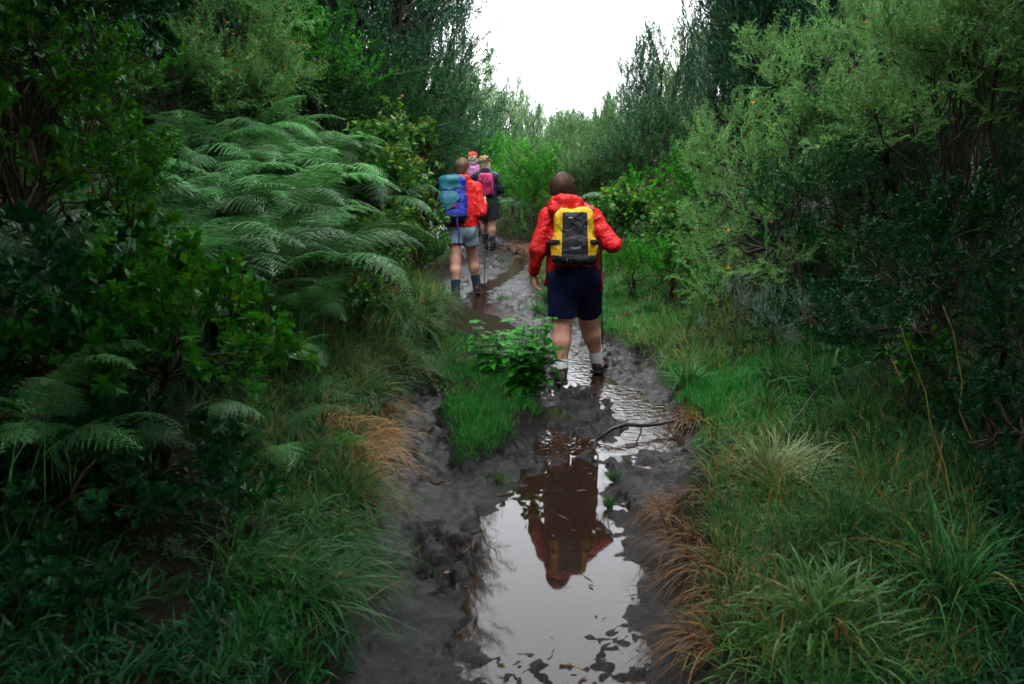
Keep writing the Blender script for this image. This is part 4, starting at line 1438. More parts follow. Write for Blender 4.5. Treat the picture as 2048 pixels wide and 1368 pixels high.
def ell(c, rad, k=.02, R=I3, cut=None, neg=False):
    c, rad = np.asarray(c, float), np.asarray(rad, float)
    m = np.abs(R) @ rad
    return dict(f=_ell, q=(c, rad, R), lo=c - m, hi=c + m, k=k, cut=cut, neg=neg)


def rbox(c, half, rr, k=.02, R=I3, cut=None, neg=False):
    c, half = np.asarray(c, float), np.asarray(half, float)
    m = np.abs(R) @ half
    return dict(f=_box, q=(c, half, rr, R), lo=c - m, hi=c + m, k=k, cut=cut, neg=neg)


def torus(c, R0, r0, k=.02, R=I3, sc=(1, 1, 1)):
    c, sc = np.asarray(c, float), np.asarray(sc, float)
    m = np.full(3, (R0 + r0) * sc.max())
    return dict(f=_torus, q=(c, R0, r0, R, sc), lo=c - m, hi=c + m, k=k, cut=None, neg=False)


def field_mesh(prims, h, wrinkle=None, final=None, off=0.0):
    """surface of the blended solid on a grid of step h (surface nets) -> verts, quads"""
    pad = 4 * h + abs(off)
    lo = np.min([q['lo'] for q in prims if not q['neg']], 0) - pad - .02
    hi = np.max([q['hi'] for q in prims if not q['neg']], 0) + pad + .02
    n = np.ceil((hi - lo) / h).astype(int) + 1
    D = np.full(n, .25, np.float32)
    ax = [lo[i] + h * np.arange(n[i]) for i in range(3)]
    for q in prims:
        m = q['k'] + pad + .02
        i0 = np.maximum(0, np.floor((q['lo'] - m - lo) / h).astype(int))
        i1 = np.minimum(n, np.ceil((q['hi'] + m - lo) / h).astype(int) + 1)
        if (i1 <= i0).any():
            continue
        s = tuple(slice(a, b) for a, b in zip(i0, i1))
        p = np.stack(np.meshgrid(*[ax[i][s[i]] for i in range(3)], indexing='ij'), -1)
        d = q['f'](p, q['q'])
        for (pt, nr) in (q['cut'] or ()):
            d = np.maximum(d, (p - np.asarray(pt)) @ unit(np.asarray(nr, float)))
        k = q['k']
        old = D[s]
        if q['neg']:
            hh = np.clip(.5 - .5 * (old + d) / k, 0, 1)
            D[s] = old * (1 - hh) + (-d) * hh + k * hh * (1 - hh)
        else:
            hh = np.clip(.5 + .5 * (old - d) / k, 0, 1)
            D[s] = old * (1 - hh) + d * hh - k * hh * (1 - hh)
    D -= off
    if wrinkle is not None or final is not None:
        idx = np.argwhere(np.abs(D) < .06)
        p = lo + idx * h
        v = D[tuple(idx.T)]
        if wrinkle is not None:
            v = v + wrinkle(p)
        if final is not None:
            v = final(p, v)
        D[tuple(idx.T)] = v
    S = D < 0
    cells = np.zeros(np.array(n) - 1, np.int8)
    for dx in (0, 1):
        for dy in (0, 1):
            for dz in (0, 1):
                cells += S[dx:n[0] - 1 + dx, dy:n[1] - 1 + dy, dz:n[2] - 1 + dz]
    C = np.argwhere((cells > 0) & (cells < 8))
    vid = np.full(cells.shape, -1, np.int64)
    vid[tuple(C.T)] = np.arange(len(C))
    acc = np.zeros((len(C), 3)); cnt = np.zeros(len(C))
    cr = [(0, 0, 0), (1, 0, 0), (0, 1, 0), (1, 1, 0), (0, 0, 1), (1, 0, 1), (0, 1, 1), (1, 1, 1)]
    val = [D[C[:, 0] + a, C[:, 1] + b, C[:, 2] + c] for a, b, c in cr]
    for i in range(8):
        for j in range(i + 1, 8):
            df = np.abs(np.array(cr[i]) - np.array(cr[j]))
            if df.sum() != 1:
                continue
            m = (val[i] < 0) != (val[j] < 0)
            t = np.where(m, val[i] / (val[i] - val[j] + 1e-12), 0)
            pnt = np.array(cr[i]) + t[:, None] * (np.array(cr[j]) - np.array(cr[i]))
            acc += np.where(m[:, None], pnt, 0); cnt += m
    V = lo + (C + acc / cnt[:, None]) * h
    Q = []
    for a in range(3):
        b, c = (a + 1) % 3, (a + 2) % 3
        s0 = [slice(None)] * 3; s1 = [slice(None)] * 3
        s0[a] = slice(0, n[a] - 1); s1[a] = slice(1, n[a])
        A, B = S[tuple(s0)], S[tuple(s1)]
        E = np.argwhere(A != B)
        E = E[(E[:, b] > 0) & (E[:, c] > 0) & (E[:, b] < n[b] - 1) & (E[:, c] < n[c] - 1)]
        eb = np.zeros(3, int); eb[b] = 1
        ec = np.zeros(3, int); ec[c] = 1
        q = [vid[tuple((E - o).T)] for o in (eb + ec, ec, 0 * eb, eb)]
        q = np.stack(q, -1)
        fl = ~A[tuple(E.T)]
        q[fl] = q[fl][:, ::-1]
        Q.append(q)
    return V, np.concatenate(Q)


def solid(name, prims, h, mat, parent, wrinkle=None, final=None, off=0.0):
    V, F = field_mesh(prims, h, wrinkle, final, off)
    return link(name, mesh_np(name, V, F, MAT[mat], True), parent)


def folds(seed, amp=.005, freq=(60, 120), vert=.6):
    r = np.random.default_rng(seed)
    K = [(rand_dirs(1, r)[0] * np.array([1, 1, vert]) * r.uniform(*freq), r.uniform(0, 6), rand_dirs(1, r)[0] * r.uniform(14, 26), r.uniform(0, 6)) for _ in range(6)]

    def f(p):
        s = 0
        for k, ph, k2, ph2 in K:
            s = s + (1 - 2 * np.abs(np.sin((p @ k + ph + 1.6 * np.sin(p @ k2 + ph2)) / 2))) * (.5 + .5 * np.sin(p @ k2 * .6 + ph))
        return -amp * s
    return f


def hand(wrist, d, nrm, side, curl, k=.006, s=1.0):
    """palm and five bent fingers; nrm = way the fingers close, side = towards the thumb"""
    d, nrm, side = unit(d), unit(nrm), unit(side)
    w = np.asarray(wrist, float)
    out = []
    for o in (-.022, 0, .022):
        out.append(cone(w + side * o * .6 * s, w + d * .082 * s + side * o * 1.15 * s, .017 * s, .0145 * s, .012))
    lens = [.072, .080, .074, .058]
    for i, L in enumerate(lens):
        p = w + d * .084 * s + side * (.030 - .020 * i) * s
        dd = d.copy()
        a = .25 * curl
        for j, fr in enumerate((.45, .32, .23)):
            a += curl * (.55 if j == 0 else .75)
            v = d * math.cos(a) + nrm * math.sin(a)
            q = p + v * L * fr * s
            out.append(cone(p, q, (.0092 - .0008 * j) * s, (.0086 - .0009 * j) * s, k))
            p = q
    p = w + d * .022 * s + side * .030 * s
    for L, v in ((.040, d * .55 + side * .75 + nrm * .35 * curl), (.032, d * .75 + side * (.45 - .4 * curl) + nrm * .6 * curl), (.024, d * .8 + nrm * .8 * curl - side * .3 * curl)):
        q = p + unit(v) * L * s
        out.append(cone(p, q, .0115 * s, .0095 * s, k)); p = q
    return out


def lerp(a, b, t):
    return np.asarray(a, float) * (1 - t) + np.asarray(b, float) * t


def rot_x(t):
    c, s = math.cos(t), math.sin(t)
    return np.array([[1, 0, 0], [0, c, -s], [0, s, c]])


def make_person(label, loc, J, st, h, group='hikers on the trail'):
    """person > body (one skin), jacket, hood, shorts, sock (two), boot (two, each > sole), hair, hat"""
    root = empty('person', loc)
    tag(root, label, 'person', group)
    g = lambda n: np.asarray(J[n], float)
    pel, che, nek, hd = g('pelvis'), g('chest'), g('neck'), g('head')
    up = unit(hd - nek); fw = np.array([0, 1., 0]); fw = unit(fw - up * (fw @ up)); rt = np.cross(fw, up)
    HR = np.stack([rt, fw, up], -1)
    yaw = J.get('head_yaw', 0.0)
    c_, s_ = math.cos(yaw), math.sin(yaw)
    HR = HR @ np.array([[c_, -s_, 0], [s_, c_, 0], [0, 0, 1]])
    hp = lambda x, y, z: hd + HR @ np.array([x, y, z])
    lg = st['leg']
    B = [ell(pel, (.155, .115, .12), .03), cone(lerp(pel, che, .2), lerp(pel, che, .7), .125, .125, .04, (1, .8, 1)),
         ell(che, (.155, .105, .17), .04), cone(lerp(che, nek, .4), nek, .075, .055, .03), cone(nek, hd - up * .02, .054, .056, .02),
         ell(hd, (.076, .096, .108), .02, HR), ell(hp(0, .03, -.06), (.056, .065, .060), .03, HR),
         ell(hp(0, .095, -.005), (.013, .022, .022), .012, HR), cone(hp(0, .098, .012), hp(0, .116, -.022), .009, .013, .01),
         ell(hp(0, .098, -.058), (.022, .010, .007), .006, HR), ell(hp(0, .088, -.095), (.022, .018, .018), .02, HR),
         ell(hp(-.078, -.002, -.012), (.010, .020, .031), .006, HR), ell(hp(.078, -.002, -.012), (.010, .020, .031), .006, HR),
         ell(hp(-.03, .098, .016), (.016, .008, .010), .008, HR, None, True), ell(hp(.03, .098, .016), (.016, .008, .010), .008, HR, None, True)]
    for s in ('l', 'r'):
        sh, el, wr = g('sh_' + s), g('el_' + s), g('wr_' + s)
        B += [cone(lerp(che, sh, .5) + (0, 0, .08), sh, .06, .055, .03), cone(sh, el, .052, .040, .02), cone(el, wr, .041, .026, .015)]
        B += hand(wr, *J['hand_' + s])
        hip, kn, an, toe = g('hip_' + s), g('kn_' + s), g('an_' + s), g('toe_' + s)
        back = np.array([0, -1., 0])
        B += [cone(hip, kn, lg[0], lg[1], .03), cone(kn, lerp(kn, an, .30) + back * .012, lg[1], lg[2], .05), cone(lerp(kn, an, .30) + back * .012, lerp(kn, an, .88), lg[2], lg[3], .04),
              cone(lerp(kn, an, .9), an, lg[3], lg[3], .02), cone(an - (0, 0, .03), toe, .035, .028, .02)]
    body = solid('body', B, h, st['skin'], root)
    for s in (-1, 1):
        e = Geo()
        V, F = field_mesh([ell(hp(.03 * s, .088, .016), (.011, .011, .011), .004)], .003)
        link('eye', mesh_np('eye', V, F, MAT['eye'], True), root)
    # jacket
    hem = pel + np.array(st.get('hem_off', (0, 0, -.02)))
    hemn = np.array(st.get('hem_n', (0, 0, -1)), float)
    jw = st['jacket_w']
    cut = [(hem, hemn)]
    K = [cone(lerp(hem, pel, .0) - (0, 0, .06), lerp(pel, che, .55), jw[0], jw[1], .05, (1, .72, 1), cut), cone(lerp(pel, che, .5), che + (0, 0, .06), jw[1], jw[2], .05, (1, .74, 1)),
         cone(lerp(che, nek, .35), nek - (0, 0, .03), .115, .085, .04, (1, .9, 1))]
    slv = st.get('sleeve', (.082, .068, .052))
    for s in ('l', 'r'):
        sh, el, wr = g('sh_' + s), g('el_' + s), g('wr_' + s)
        K += [cone(lerp(che, sh, .45) + (0, 0, .10), sh + (0, 0, -.01), .09, slv[0], .05), cone(sh, el, slv[0], slv[1], .045),
              cone(el, lerp(el, wr, .93), slv[1], slv[2], .03, (1, 1, 1), [(lerp(el, wr, .95), wr - el)])]
    jk = solid('jacket', K, max(h, .0075), st['jacket'], root, folds(st['seed'], st.get('fold', .0055)))
    for s in ('l', 'r'):
        el, wr = g('el_' + s), g('wr_' + s)
        solid('cuff', [cone(lerp(el, wr, .88), lerp(el, wr, .965), slv[2] * .88, slv[2] * .84, .01, (1, 1, 1), [(lerp(el, wr, .955), wr - el), (lerp(el, wr, .895), el - wr)])], max(h, .007), st.get('cuff', st['jacket']), jk)
    hs = st.get('hood', 1.0)
    R = rot_x(-.45)
    Hd = [torus(nek + (0, -.03, .0), .088 * hs, .040 * hs, .03, R, (1, 1.0, 1)), ell(nek + (0, -.10 * hs, -.035), (.130 * hs, .055, .055 * hs), .04), cone(nek + (-.05, 0, -.02), nek + (.05, 0, -.02), .06, .06, .03)]
    solid('hood', Hd, max(h, .0075), st.get('hood_mat', st['jacket']), jk, folds(st['seed'] + 1, .0035))
    # shorts
    sw, hemk = st['shorts_w'], st['shorts_hem']
    H = [ell(pel + (0, -.005, -.02), (sw[0], sw[0] * .78, .17), .05, I3, [(pel + (0, 0, .10), (0, 0, 1))])]
    for s in ('l', 'r'):
        hip, kn = g('hip_' + s), g('kn_' + s)
        e = lerp(hip, kn, hemk)
        H.append(cone(hip, lerp(hip, kn, hemk + .12), sw[1], sw[2], .045, (1, 1, 1), [(e, kn - hip + np.array([0, 0, -.12]))]))
    solid('shorts', H, max(h, .0075), st['shorts'], root, folds(st['seed'] + 2, .004, (30, 60)))
    # socks and boots
    for s in ('l', 'r'):
        kn, an, toe = g('kn_' + s), g('an_' + s), g('toe_' + s)
        sk = st['sock_h']
        t0 = lerp(an, kn, sk / np.linalg.norm(kn - an))
        solid('sock', [cone(an - (0, 0, .02), t0, lg[3] + .009, lg[3] + .013 + .10 * max(0, sk - .10), .01, (1, 1, 1), [(t0, kn - an)])], max(h * .8, .006), st['sock'], root,
              lambda p: -.0013 * np.sin(p[:, 2] * 420))
        fl = unit(np.array([toe[0] - an[0], toe[1] - an[1], 0]))
        z0 = min(an[2], toe[2])
        b = solid('boot', [cone(an + (0, 0, .045), an - (0, 0, .02), lg[3] + .016, .052, .02, (1, 1, 1), [(an + (0, 0, .05), (0, 0, 1))]), cone(an - (0, 0, .035) - fl * .025, toe + (0, 0, .005), .049, .042, .03)],
                  max(h, .0065), st['boot'], root, folds(st['seed'] + 5, .0025, (70, 120)))
        sr = np.stack([np.cross(fl, (0, 0, 1.)), fl, np.array([0, 0, 1.])], -1)
        mid = lerp(an, toe, .46)
        lean = math.atan2(toe[2] - (an[2] - .055), np.linalg.norm((toe - an)[:2]))
        sr = sr @ rot_x(lean * .6)
        solid('sole', [rbox(A3(mid[0], mid[1], (an[2] - .055 + toe[2]) / 2 - .024), (.050, .150, .017), .015, .01, sr)], .0065, 'sole', b)
    # hair and hat
    if st['hair_style'] == 'bob':
        Hr = [ell(hp(0, -.008, .022), (.099, .115, .112), .03, HR), cone(hp(-.045, -.045, -.02), hp(-.052, -.04, -.075), .058, .050, .03), cone(hp(.045, -.045, -.02), hp(.052, -.04, -.075), .058, .050, .03),
              cone(hp(0, -.06, 0), hp(0, -.055, -.085), .065, .055, .03)]
    else:
        Hr = [ell(hp(0, -.012, .022), (.086, .106, .102), .02, HR), ell(hp(0, -.055, -.045), (.062, .048, .062), .03, HR)]
    face = [(hp(0, .055, .0), HR @ np.array([0, 1., -.75]))]
    if st.get('hat'):
        face.append((hp(0, 0, .05), HR @ np.array([0, 0, 1.])))
    for q in Hr:
        q['cut'] = face
    hr_dir = HR
    def strands(p):
        l = (p - hd) @ hr_dir
        a = np.arctan2(l[:, 1], l[:, 0])
        return -.0014 * np.sin(a * 46 + 9 * np.sin(l[:, 2] * 14)) - .001 * np.sin(a * 97 + 4 * np.sin(l[:, 2] * 30))
    hair = solid('hair', Hr, max(h * .8, .005), st['hair'], root, strands)
    rs = np.random.default_rng(st['seed'])
    bob = st['hair_style'] == 'bob'
    N, M = (900, 11) if h < .009 else (350, 8)
    th = rs.uniform(0, 2 * PI, N)
    front = np.abs((th - PI / 2 + PI) % (2 * PI) - PI)
    phm = np.where(front < .9, 1.0, 1.75 if bob else 2.0) * rs.uniform(.85, 1.05, N)
    ph0 = rs.uniform(0.02, .9, N) * phm
    if st.get('hat'):
        phm = np.where(front < .9, 1.45, 1.9)
        ph0 = rs.uniform(1.3, 1.4, N)
    u = np.linspace(0, 1, M)[None]
    phi = ph0[:, None] + (phm - ph0)[:, None] * u ** .9
    thv = th[:, None] + rs.normal(0, .05, N)[:, None] * u
    rad = np.array([.102, .119, .116]) if bob else np.array([.088, .108, .104])
    lift_ = 1.0 + rs.uniform(-.02, .06, N)[:, None] + .015 * np.sin(u * rs.uniform(3, 9, N)[:, None] + rs.uniform(0, 6, N)[:, None])
    L = np.stack([np.sin(phi) * np.cos(thv), np.sin(phi) * np.sin(thv), np.cos(phi)], -1) * rad * lift_[..., None]
    over = np.maximum(0, phi - 1.5)
    L[..., 2] = np.where(phi > 1.5, -(over * (.11 if bob else .10)) + .004, L[..., 2])
    kk = np.clip(1 - (.10 if bob else .9) * over ** 2, .55, 1)[..., None]
    L[..., :2] = np.where((phi > 1.5)[..., None], np.stack([np.cos(thv), np.sin(thv)], -1) * rad[:2] * lift_[..., None] * kk, L[..., :2])
    W = (L + np.array([0, -.008 if bob else -.012, .022])) @ HR.T + hd
    sd = np.stack([-np.sin(thv), np.cos(thv), 0 * thv], -1) @ HR.T * (rs.uniform(.0012, .003, N)[:, None, None] * (1 - .75 * u ** 3)[..., None])
    VV = np.stack([W - sd, W + sd], 2).reshape(N, -1, 3)
    kq = np.arange(M - 1) * 2
    FF = np.concatenate([np.stack([kq, kq + 1, kq + 3], -1), np.stack([kq, kq + 3, kq + 2], -1)])
    Geo().add(VV.reshape(-1, 3), (FF[None] + (np.arange(N) * 2 * M)[:, None, None]).reshape(-1, 3)).build('strands', MAT[st['hair'] + '_strand'], hair)
    if st.get('hat') == 'brim':
        solid('hat', [ell(hp(0, 0, .085), (.104, .122, .075), .02, HR, [(hp(0, 0, .05), HR @ np.array([0, 0, -1.]))]), rbox(hp(0, 0, .062), (.108, .115, .032), .03, .02, HR),
                      ell(hp(0, 0, .038), (.150, .168, .016), .02, HR)], .006, st['hat_mat'], root, folds(9, .003))
    elif st.get('hat') == 'cap':
        solid('cap', [ell(hp(0, 0, .05), (.112, .130, .102), .02, HR, [(hp(0, 0, .03), HR @ np.array([0, 0, -1.]))]), ell(hp(0, .12, .035), (.07, .08, .012), .02, HR)], .006, st['hat_mat'], root)
    return root


def pole(label, grip, tip, group='trekking poles'):
    """trekking_pole > grip, shaft, lower_shaft, basket, wrist_strap"""
    grip, tip = np.asarray(grip, float), np.asarray(tip, float)
    root = empty('trekking_pole', tip)
    tag(root, label, 'pole', group)
    d = unit(grip - tip)
    L = np.linalg.norm(grip - tip)
    P = lambda t: d * t
    Geo().tube([P(L * .52), P(L - .05)], .0085, 8).build('shaft', MAT['pole'], root)
    Geo().tube([P(0), P(.04), P(L * .54)], [.003, .006, .0065], 8).build('lower_shaft', MAT['pole_dark'], root)
    Geo().tube([P(L - .07), P(L - .06), P(L), P(L + .05), P(L + .07)], [.010, .014, .0155, .018, .010], 9).build('grip', MAT['grip'], root)
    a = np.linspace(0, 2 * PI, 13)
    u = unit(np.cross(d, (1, 0, 0))); w = np.cross(d, u)
    Geo().tube(P(.07) + np.cos(a)[:, None] * u * .038 + np.sin(a)[:, None] * w * .038, .006, 5, False).tube([P(.07) - u * .038, P(.07) + u * .038], .005, 5).tube([P(.07) - w * .038, P(.07) + w * .038], .005, 5).build('basket', MAT['grip'], root)
    Geo().tube(P(L + .04) + np.cos(a)[:, None] * A3(.03, 0, -.02) + np.sin(a)[:, None] * A3(0, .02, -.05) - A3(0, 0, .05), .004, 4, False).build('wrist_strap', MAT['grip'], root)
    return root


def nylon(name, col, rough=.42, noise=.12):
    m = plain(name, col, rough, .3, noise, 9, .75, 11)
    for nd in m.node_tree.nodes:
        if nd.type == 'TEX_NOISE' and abs(nd.inputs['Scale'].default_value - 11) < .1:
            nd.inputs['Distortion'].default_value = 2.2
            nd.inputs['Detail'].default_value = 5
        if nd.type == 'BUMP':
            nd.inputs['Distance'].default_value = .03
    return m


nylon('red_shell', (0.50, 0.007, 0.008), .5, .14)
nylon('navy_shell', (0.012, 0.016, 0.035), .45)
plain('navy_short', (0.005, 0.008, 0.042), .85, .15, .2, 12, .2, 200)
nylon('dark_short', (0.012, 0.015, 0.026), .7, .2)
plain('denim_pale', (0.26, 0.36, 0.46), .85, .2, .18, 14, .3, 260)
plain('wool_white', (0.62, 0.62, 0.66), .9, .2, .15, 25, .4, 300)
plain('wool_teal', (0.018, 0.035, 0.065), .9, .2, .2, 25, .4, 300)
plain('boot_brown', (0.045, 0.024, 0.020), .6, .4, .5, 25, .5, 150)
plain('boot_black', (0.016, 0.013, 0.014), .55, .4, .5, 25, .5, 150)
plain('sole', (0.010, 0.009, 0.009), .5, .4, .3, 30)
plain('hair_dark', (0.030, 0.015, 0.010), .85, .05, .35, 60, .5, 240)
plain('hair_light', (0.085, 0.052, 0.034), .85, .05, .35, 60, .5, 240)
plain('hair_blond', (0.42, 0.33, 0.20), .55, .4, .35, 60, .5, 240)
for hn, c0, c1 in (('hair_dark', (0.022, 0.011, 0.008), (0.075, 0.040, 0.027)), ('hair_light', (0.075, 0.045, 0.030), (0.20, 0.13, 0.085)), ('hair_blond', (0.28, 0.20, 0.11), (0.55, 0.43, 0.27))):
    leaf_mat(hn + '_strand', [(0, c0), (1, c1)], 0.0, 0.6, 0.15, 0.0, 1.0)
plain('tan_felt', (0.36, 0.20, 0.085), .9, .2, .2, 20, .4, 200)
plain('red_cloth', (0.55, 0.015, 0.03), .8, .2, .15, 20)
plain('eye', (0.25, 0.22, 0.2), .2, .5, .1)
plain('pole', (0.02, 0.05, 0.055), .35, .5, .1, 10, metal=.3)
plain('pole_dark', (0.035, 0.038, 0.04), .35, .5, .1, 10, metal=.5)
plain('grip', (0.012, 0.012, 0.013), .7, .3, .1)
nylon('pack_yellow', (0.55, 0.33, 0.008), .55, .14)
nylon('pack_black', (0.010, 0.012, 0.017), .6, .25)
nylon('pack_bottom', (0.010, 0.010, 0.012), .6, .2)
nylon('strap_grey', (0.055, 0.052, 0.062), .6, .15)
nylon('strap_black', (0.012, 0.011, 0.012), .6, .15)
nylon('pack_blue', (0.012, 0.022, 0.28), .5, .3)
plain('pack_teal', (0.006, 0.06, 0.12), .5, .3, .35, 14, .5, 14, col2=(0.014, 0.15, 0.17))
nylon('pack_navy', (0.010, 0.014, 0.05), .6, .2)
nylon('pack_pink', (0.52, 0.022, 0.13), .5, .15)
nylon('pack_lilac', (0.34, 0.12, 0.28), .6, .3)
nylon('shirt_green', (0.012, 0.035, 0.030), .8, .2)
plain('lettering', (0.36, 0.42, 0.58), .6, .3, .1)


def skin_mat(name, a, b):
    m = plain(name, a, .5, .35, .1, 6, .15, 90, col2=b)
    bs = m.node_tree.nodes['Principled BSDF']
    nt = m.node_tree
    base_link = bs.inputs['Base Color'].links[0].from_socket
    tc = nt.nodes.new('ShaderNodeTexCoord')
    sx = nt.nodes.new('ShaderNodeSeparateXYZ'); nt.links.new(tc.outputs['Object'], sx.inputs[0])
    nz = nt.nodes.new('ShaderNodeTexNoise'); nz.inputs['Scale'].default_value = 55; nz.inputs['Detail'].default_value = 3
    nt.links.new(tc.outputs['Object'], nz.inputs['Vector'])
    mz = nt.nodes.new('ShaderNodeMapRange')
    for k_, v_ in zip(('From Min', 'From Max', 'To Min', 'To Max'), (.12, .55, .0, .26)):
        mz.inputs[k_].default_value = v_
    nt.links.new(sx.outputs[2], mz.inputs['Value'])
    sb = nt.nodes.new('ShaderNodeMath'); sb.operation = 'SUBTRACT'
    nt.links.new(nz.outputs[0], sb.inputs[0]); nt.links.new(mz.outputs[0], sb.inputs[1])
    st_ = nt.nodes.new('ShaderNodeMapRange')
    st_.inputs['From Min'].default_value, st_.inputs['From Max'].default_value = .56, .60
    nt.links.new(sb.outputs[0], st_.inputs['Value'])
    mm = nt.nodes.new('ShaderNodeMix'); mm.data_type = 'RGBA'
    nt.links.new(st_.outputs[0], mm.inputs['Factor']); nt.links.new(base_link, mm.inputs['A'])
    mm.inputs['B'].default_value = (.05, .032, .025, 1)
    nt.links.new(mm.outputs['Result'], bs.inputs['Base Color'])
    bs.inputs['Subsurface Weight'].default_value = .12
    bs.inputs['Subsurface Radius'].default_value = (.02, .008, .004)
    bs.inputs['Subsurface Scale'].default_value = .3
    return m


skin_mat('skin_fair', (0.46, 0.22, 0.155), (0.62, 0.34, 0.26))
skin_mat('skin_tan', (0.38, 0.17, 0.11), (0.52, 0.27, 0.19))

# ---- front hiker: red jacket, navy shorts, yellow and black pack
F0 = gp(1122, 772)
FS = .945                                        # her size against the pose below
gF = float(height(np.array([F0[0]]), np.array([F0[1]]))[0])
F_LOC = A3(F0[0], F0[1], max(gF, .0) + .012)
zr = float(height(np.array([F0[0] + .31]), np.array([F0[1] + .50]))[0]) - F_LOC[2] + .012
zr = zr / FS
JF = dict(pelvis=(.095, .00, .92), chest=(.070, .03, 1.25), neck=(.020, .055, 1.465), head=(.0, .085, 1.580), head_yaw=.12,
          sh_l=(-.110, .04, 1.375), el_l=(-.205, -.02, 1.11), wr_l=(-.232, .045, .905), hand_l=((.10, .08, -1), (.9, .15, .1), (.1, 1, 0), .55),
          sh_r=(.235, .03, 1.365), el_r=(.395, -.08, 1.16), wr_r=(.345, .165, 1.15), hand_r=((-.1, .9, .25), (-.95, -.2, 0), (.1, -.3, 1), 1.35),
          hip_l=(.010, .00, .87), kn_l=(.000, .03, .48), an_l=(-.005, -.02, .092), toe_l=(-.035, .155, .040),
          hip_r=(.185, .02, .87), kn_r=(.245, .27, .49 + zr * .5), an_r=(.345, .38, .12 + zr), toe_r=(.42, .54, .040 + zr))
pF = make_person('hiker in red jacket, navy shorts and white socks with a yellow backpack', F_LOC, JF,
            dict(leg=(.100, .077, .075, .047), skin='skin_fair', jacket='red_shell', jacket_w=(.252, .200, .172), hem_off=(0, 0, -.09), hem_n=(-.10, -.95, -1), sleeve=(.076, .066, .050), seed=3,
                 shorts='navy_short', shorts_w=(.225, .128, .118), shorts_hem=.80, sock='wool_white', sock_h=.115, boot='boot_brown', hair='hair_dark', hair_style='bob', hood=1.2, fold=.0038), .0065)
pF.scale = (FS,) * 3
gF_r = F_LOC + FS * A3(.335, .255, 1.155)
pole('dark trekking pole in the right hand of the yellow backpack hiker', gF_r, F_LOC + A3(.42, .85, .02 + ground(F_LOC[0] + .42, F_LOC[1] + .85)))


def pack_root(label, person_loc, at_local, lean, yaw=0.0):
    o = empty('backpack', person_loc + np.asarray(at_local, float))
    o.rotation_euler = (-lean, 0, yaw)
    return tag(o, label, 'backpack', 'backpacks of the hikers')


def lim(*planes):
    """keep only the part of a solid inside the given planes (list of functions p -> signed distance)"""
    return lambda p, v: np.maximum.reduce([v] + [f(p) for f in planes])


PKF = pack_root('yellow and black daypack on the hiker in navy shorts', F_LOC, FS * A3(.075, -.125, 1.005), .10, 0.0)
PKF.scale = (FS, FS, .95 * FS)
body_p = [rbox((0, -.085, .115), (.175, .088, .115), .055, .04), rbox((0, -.08, .26), (.160, .082, .18), .06, .05), ell((-.07, -.08, .415), (.075, .065, .045), .03), ell((.06, -.08, .425), (.085, .07, .05), .03)]
wr = folds(60, .003, (40, 80))
yb = solid('main_bag', body_p, .006, 'pack_yellow', PKF, wr)
solid('front_panel', body_p, .005, 'pack_black', PKF, wr, lim(lambda p: np.abs(p[:, 0]) - .098 - .02 * (.25 - p[:, 2]), lambda p: p[:, 2] - .425, lambda p: .062 - p[:, 2], lambda p: p[:, 1] + .05), .005)
solid('bottom_panel', body_p, .005, 'pack_bottom', PKF, wr, lim(lambda p: p[:, 2] - .078), .007)
for s in (-1, 1):
    solid('piping', body_p, .004, 'pack_yellow', PKF, wr, lim(lambda p: np.abs(p[:, 0] - s * (.106 + .02 * (.25 - p[:, 2]))) - .008, lambda p: .07 - p[:, 2], lambda p: p[:, 1] + .05), .009)
    solid('compression_strap', body_p + [cone((s * .165, -.06, .185), (s * .20, .03, .165), .018, .016, .02)], .005, 'strap_black', PKF, None,
          lim(lambda p: np.abs(p[:, 2] - .185) - .018, lambda p: .118 - s * p[:, 0]), .010)
    solid('shoulder_strap', [cone((s * .075, -.03, .405), (s * .125, .06, .455), .030, .032, .02, (1, 1, .4)), cone((s * .125, .06, .455), (s * .14, .17, .44), .032, .030, .02, (1, 1, .45)),
                             cone((s * .14, .17, .44), (s * .15, .26, .30), .030, .028, .02, (1, .5, 1))], .006, 'strap_grey', PKF)
    Geo().tube([(-.045 + s * .012, -.183, .055), (-.045 + s * .016, -.188, .03), (-.045 + s * .022, -.186, .008)], .003, 5).build('lace', MAT['strap_grey'], PKF)
solid('grab_loop', [cone((-.03, -.045, .43), (.03, -.045, .43), .010, .010, .01), cone((-.03, -.045, .43), (-.035, -.03, .40), .010, .010, .01), cone((.03, -.045, .43), (.035, -.03, .40), .010, .010, .01)], .005, 'strap_grey', PKF)
Geo().box((-.035, -.172, .378), (.032, .004, .006)).build('logo_tag', MAT['wool_white'], PKF)


def lettering(text, parent, loc, size, mat, rot):
    cu = bpy.data.curves.new('lettering', 'FONT')
    cu.body = text
    cu.size = size
    cu.align_x = 'CENTER'
    cu.extrude = .001
    cu.materials.append(MAT[mat])
    o = link('lettering', cu, None)
    bpy.context.view_layer.update()
    me = bpy.data.meshes.new_from_object(o.evaluated_get(bpy.context.evaluated_depsgraph_get()))
    bpy.data.objects.remove(o)
    return link('lettering', me, parent, loc, rot)


lettering('TIGHT', PKF, (.005, -.1875, .125), .027, 'lettering', (PI / 2, 0, 0))

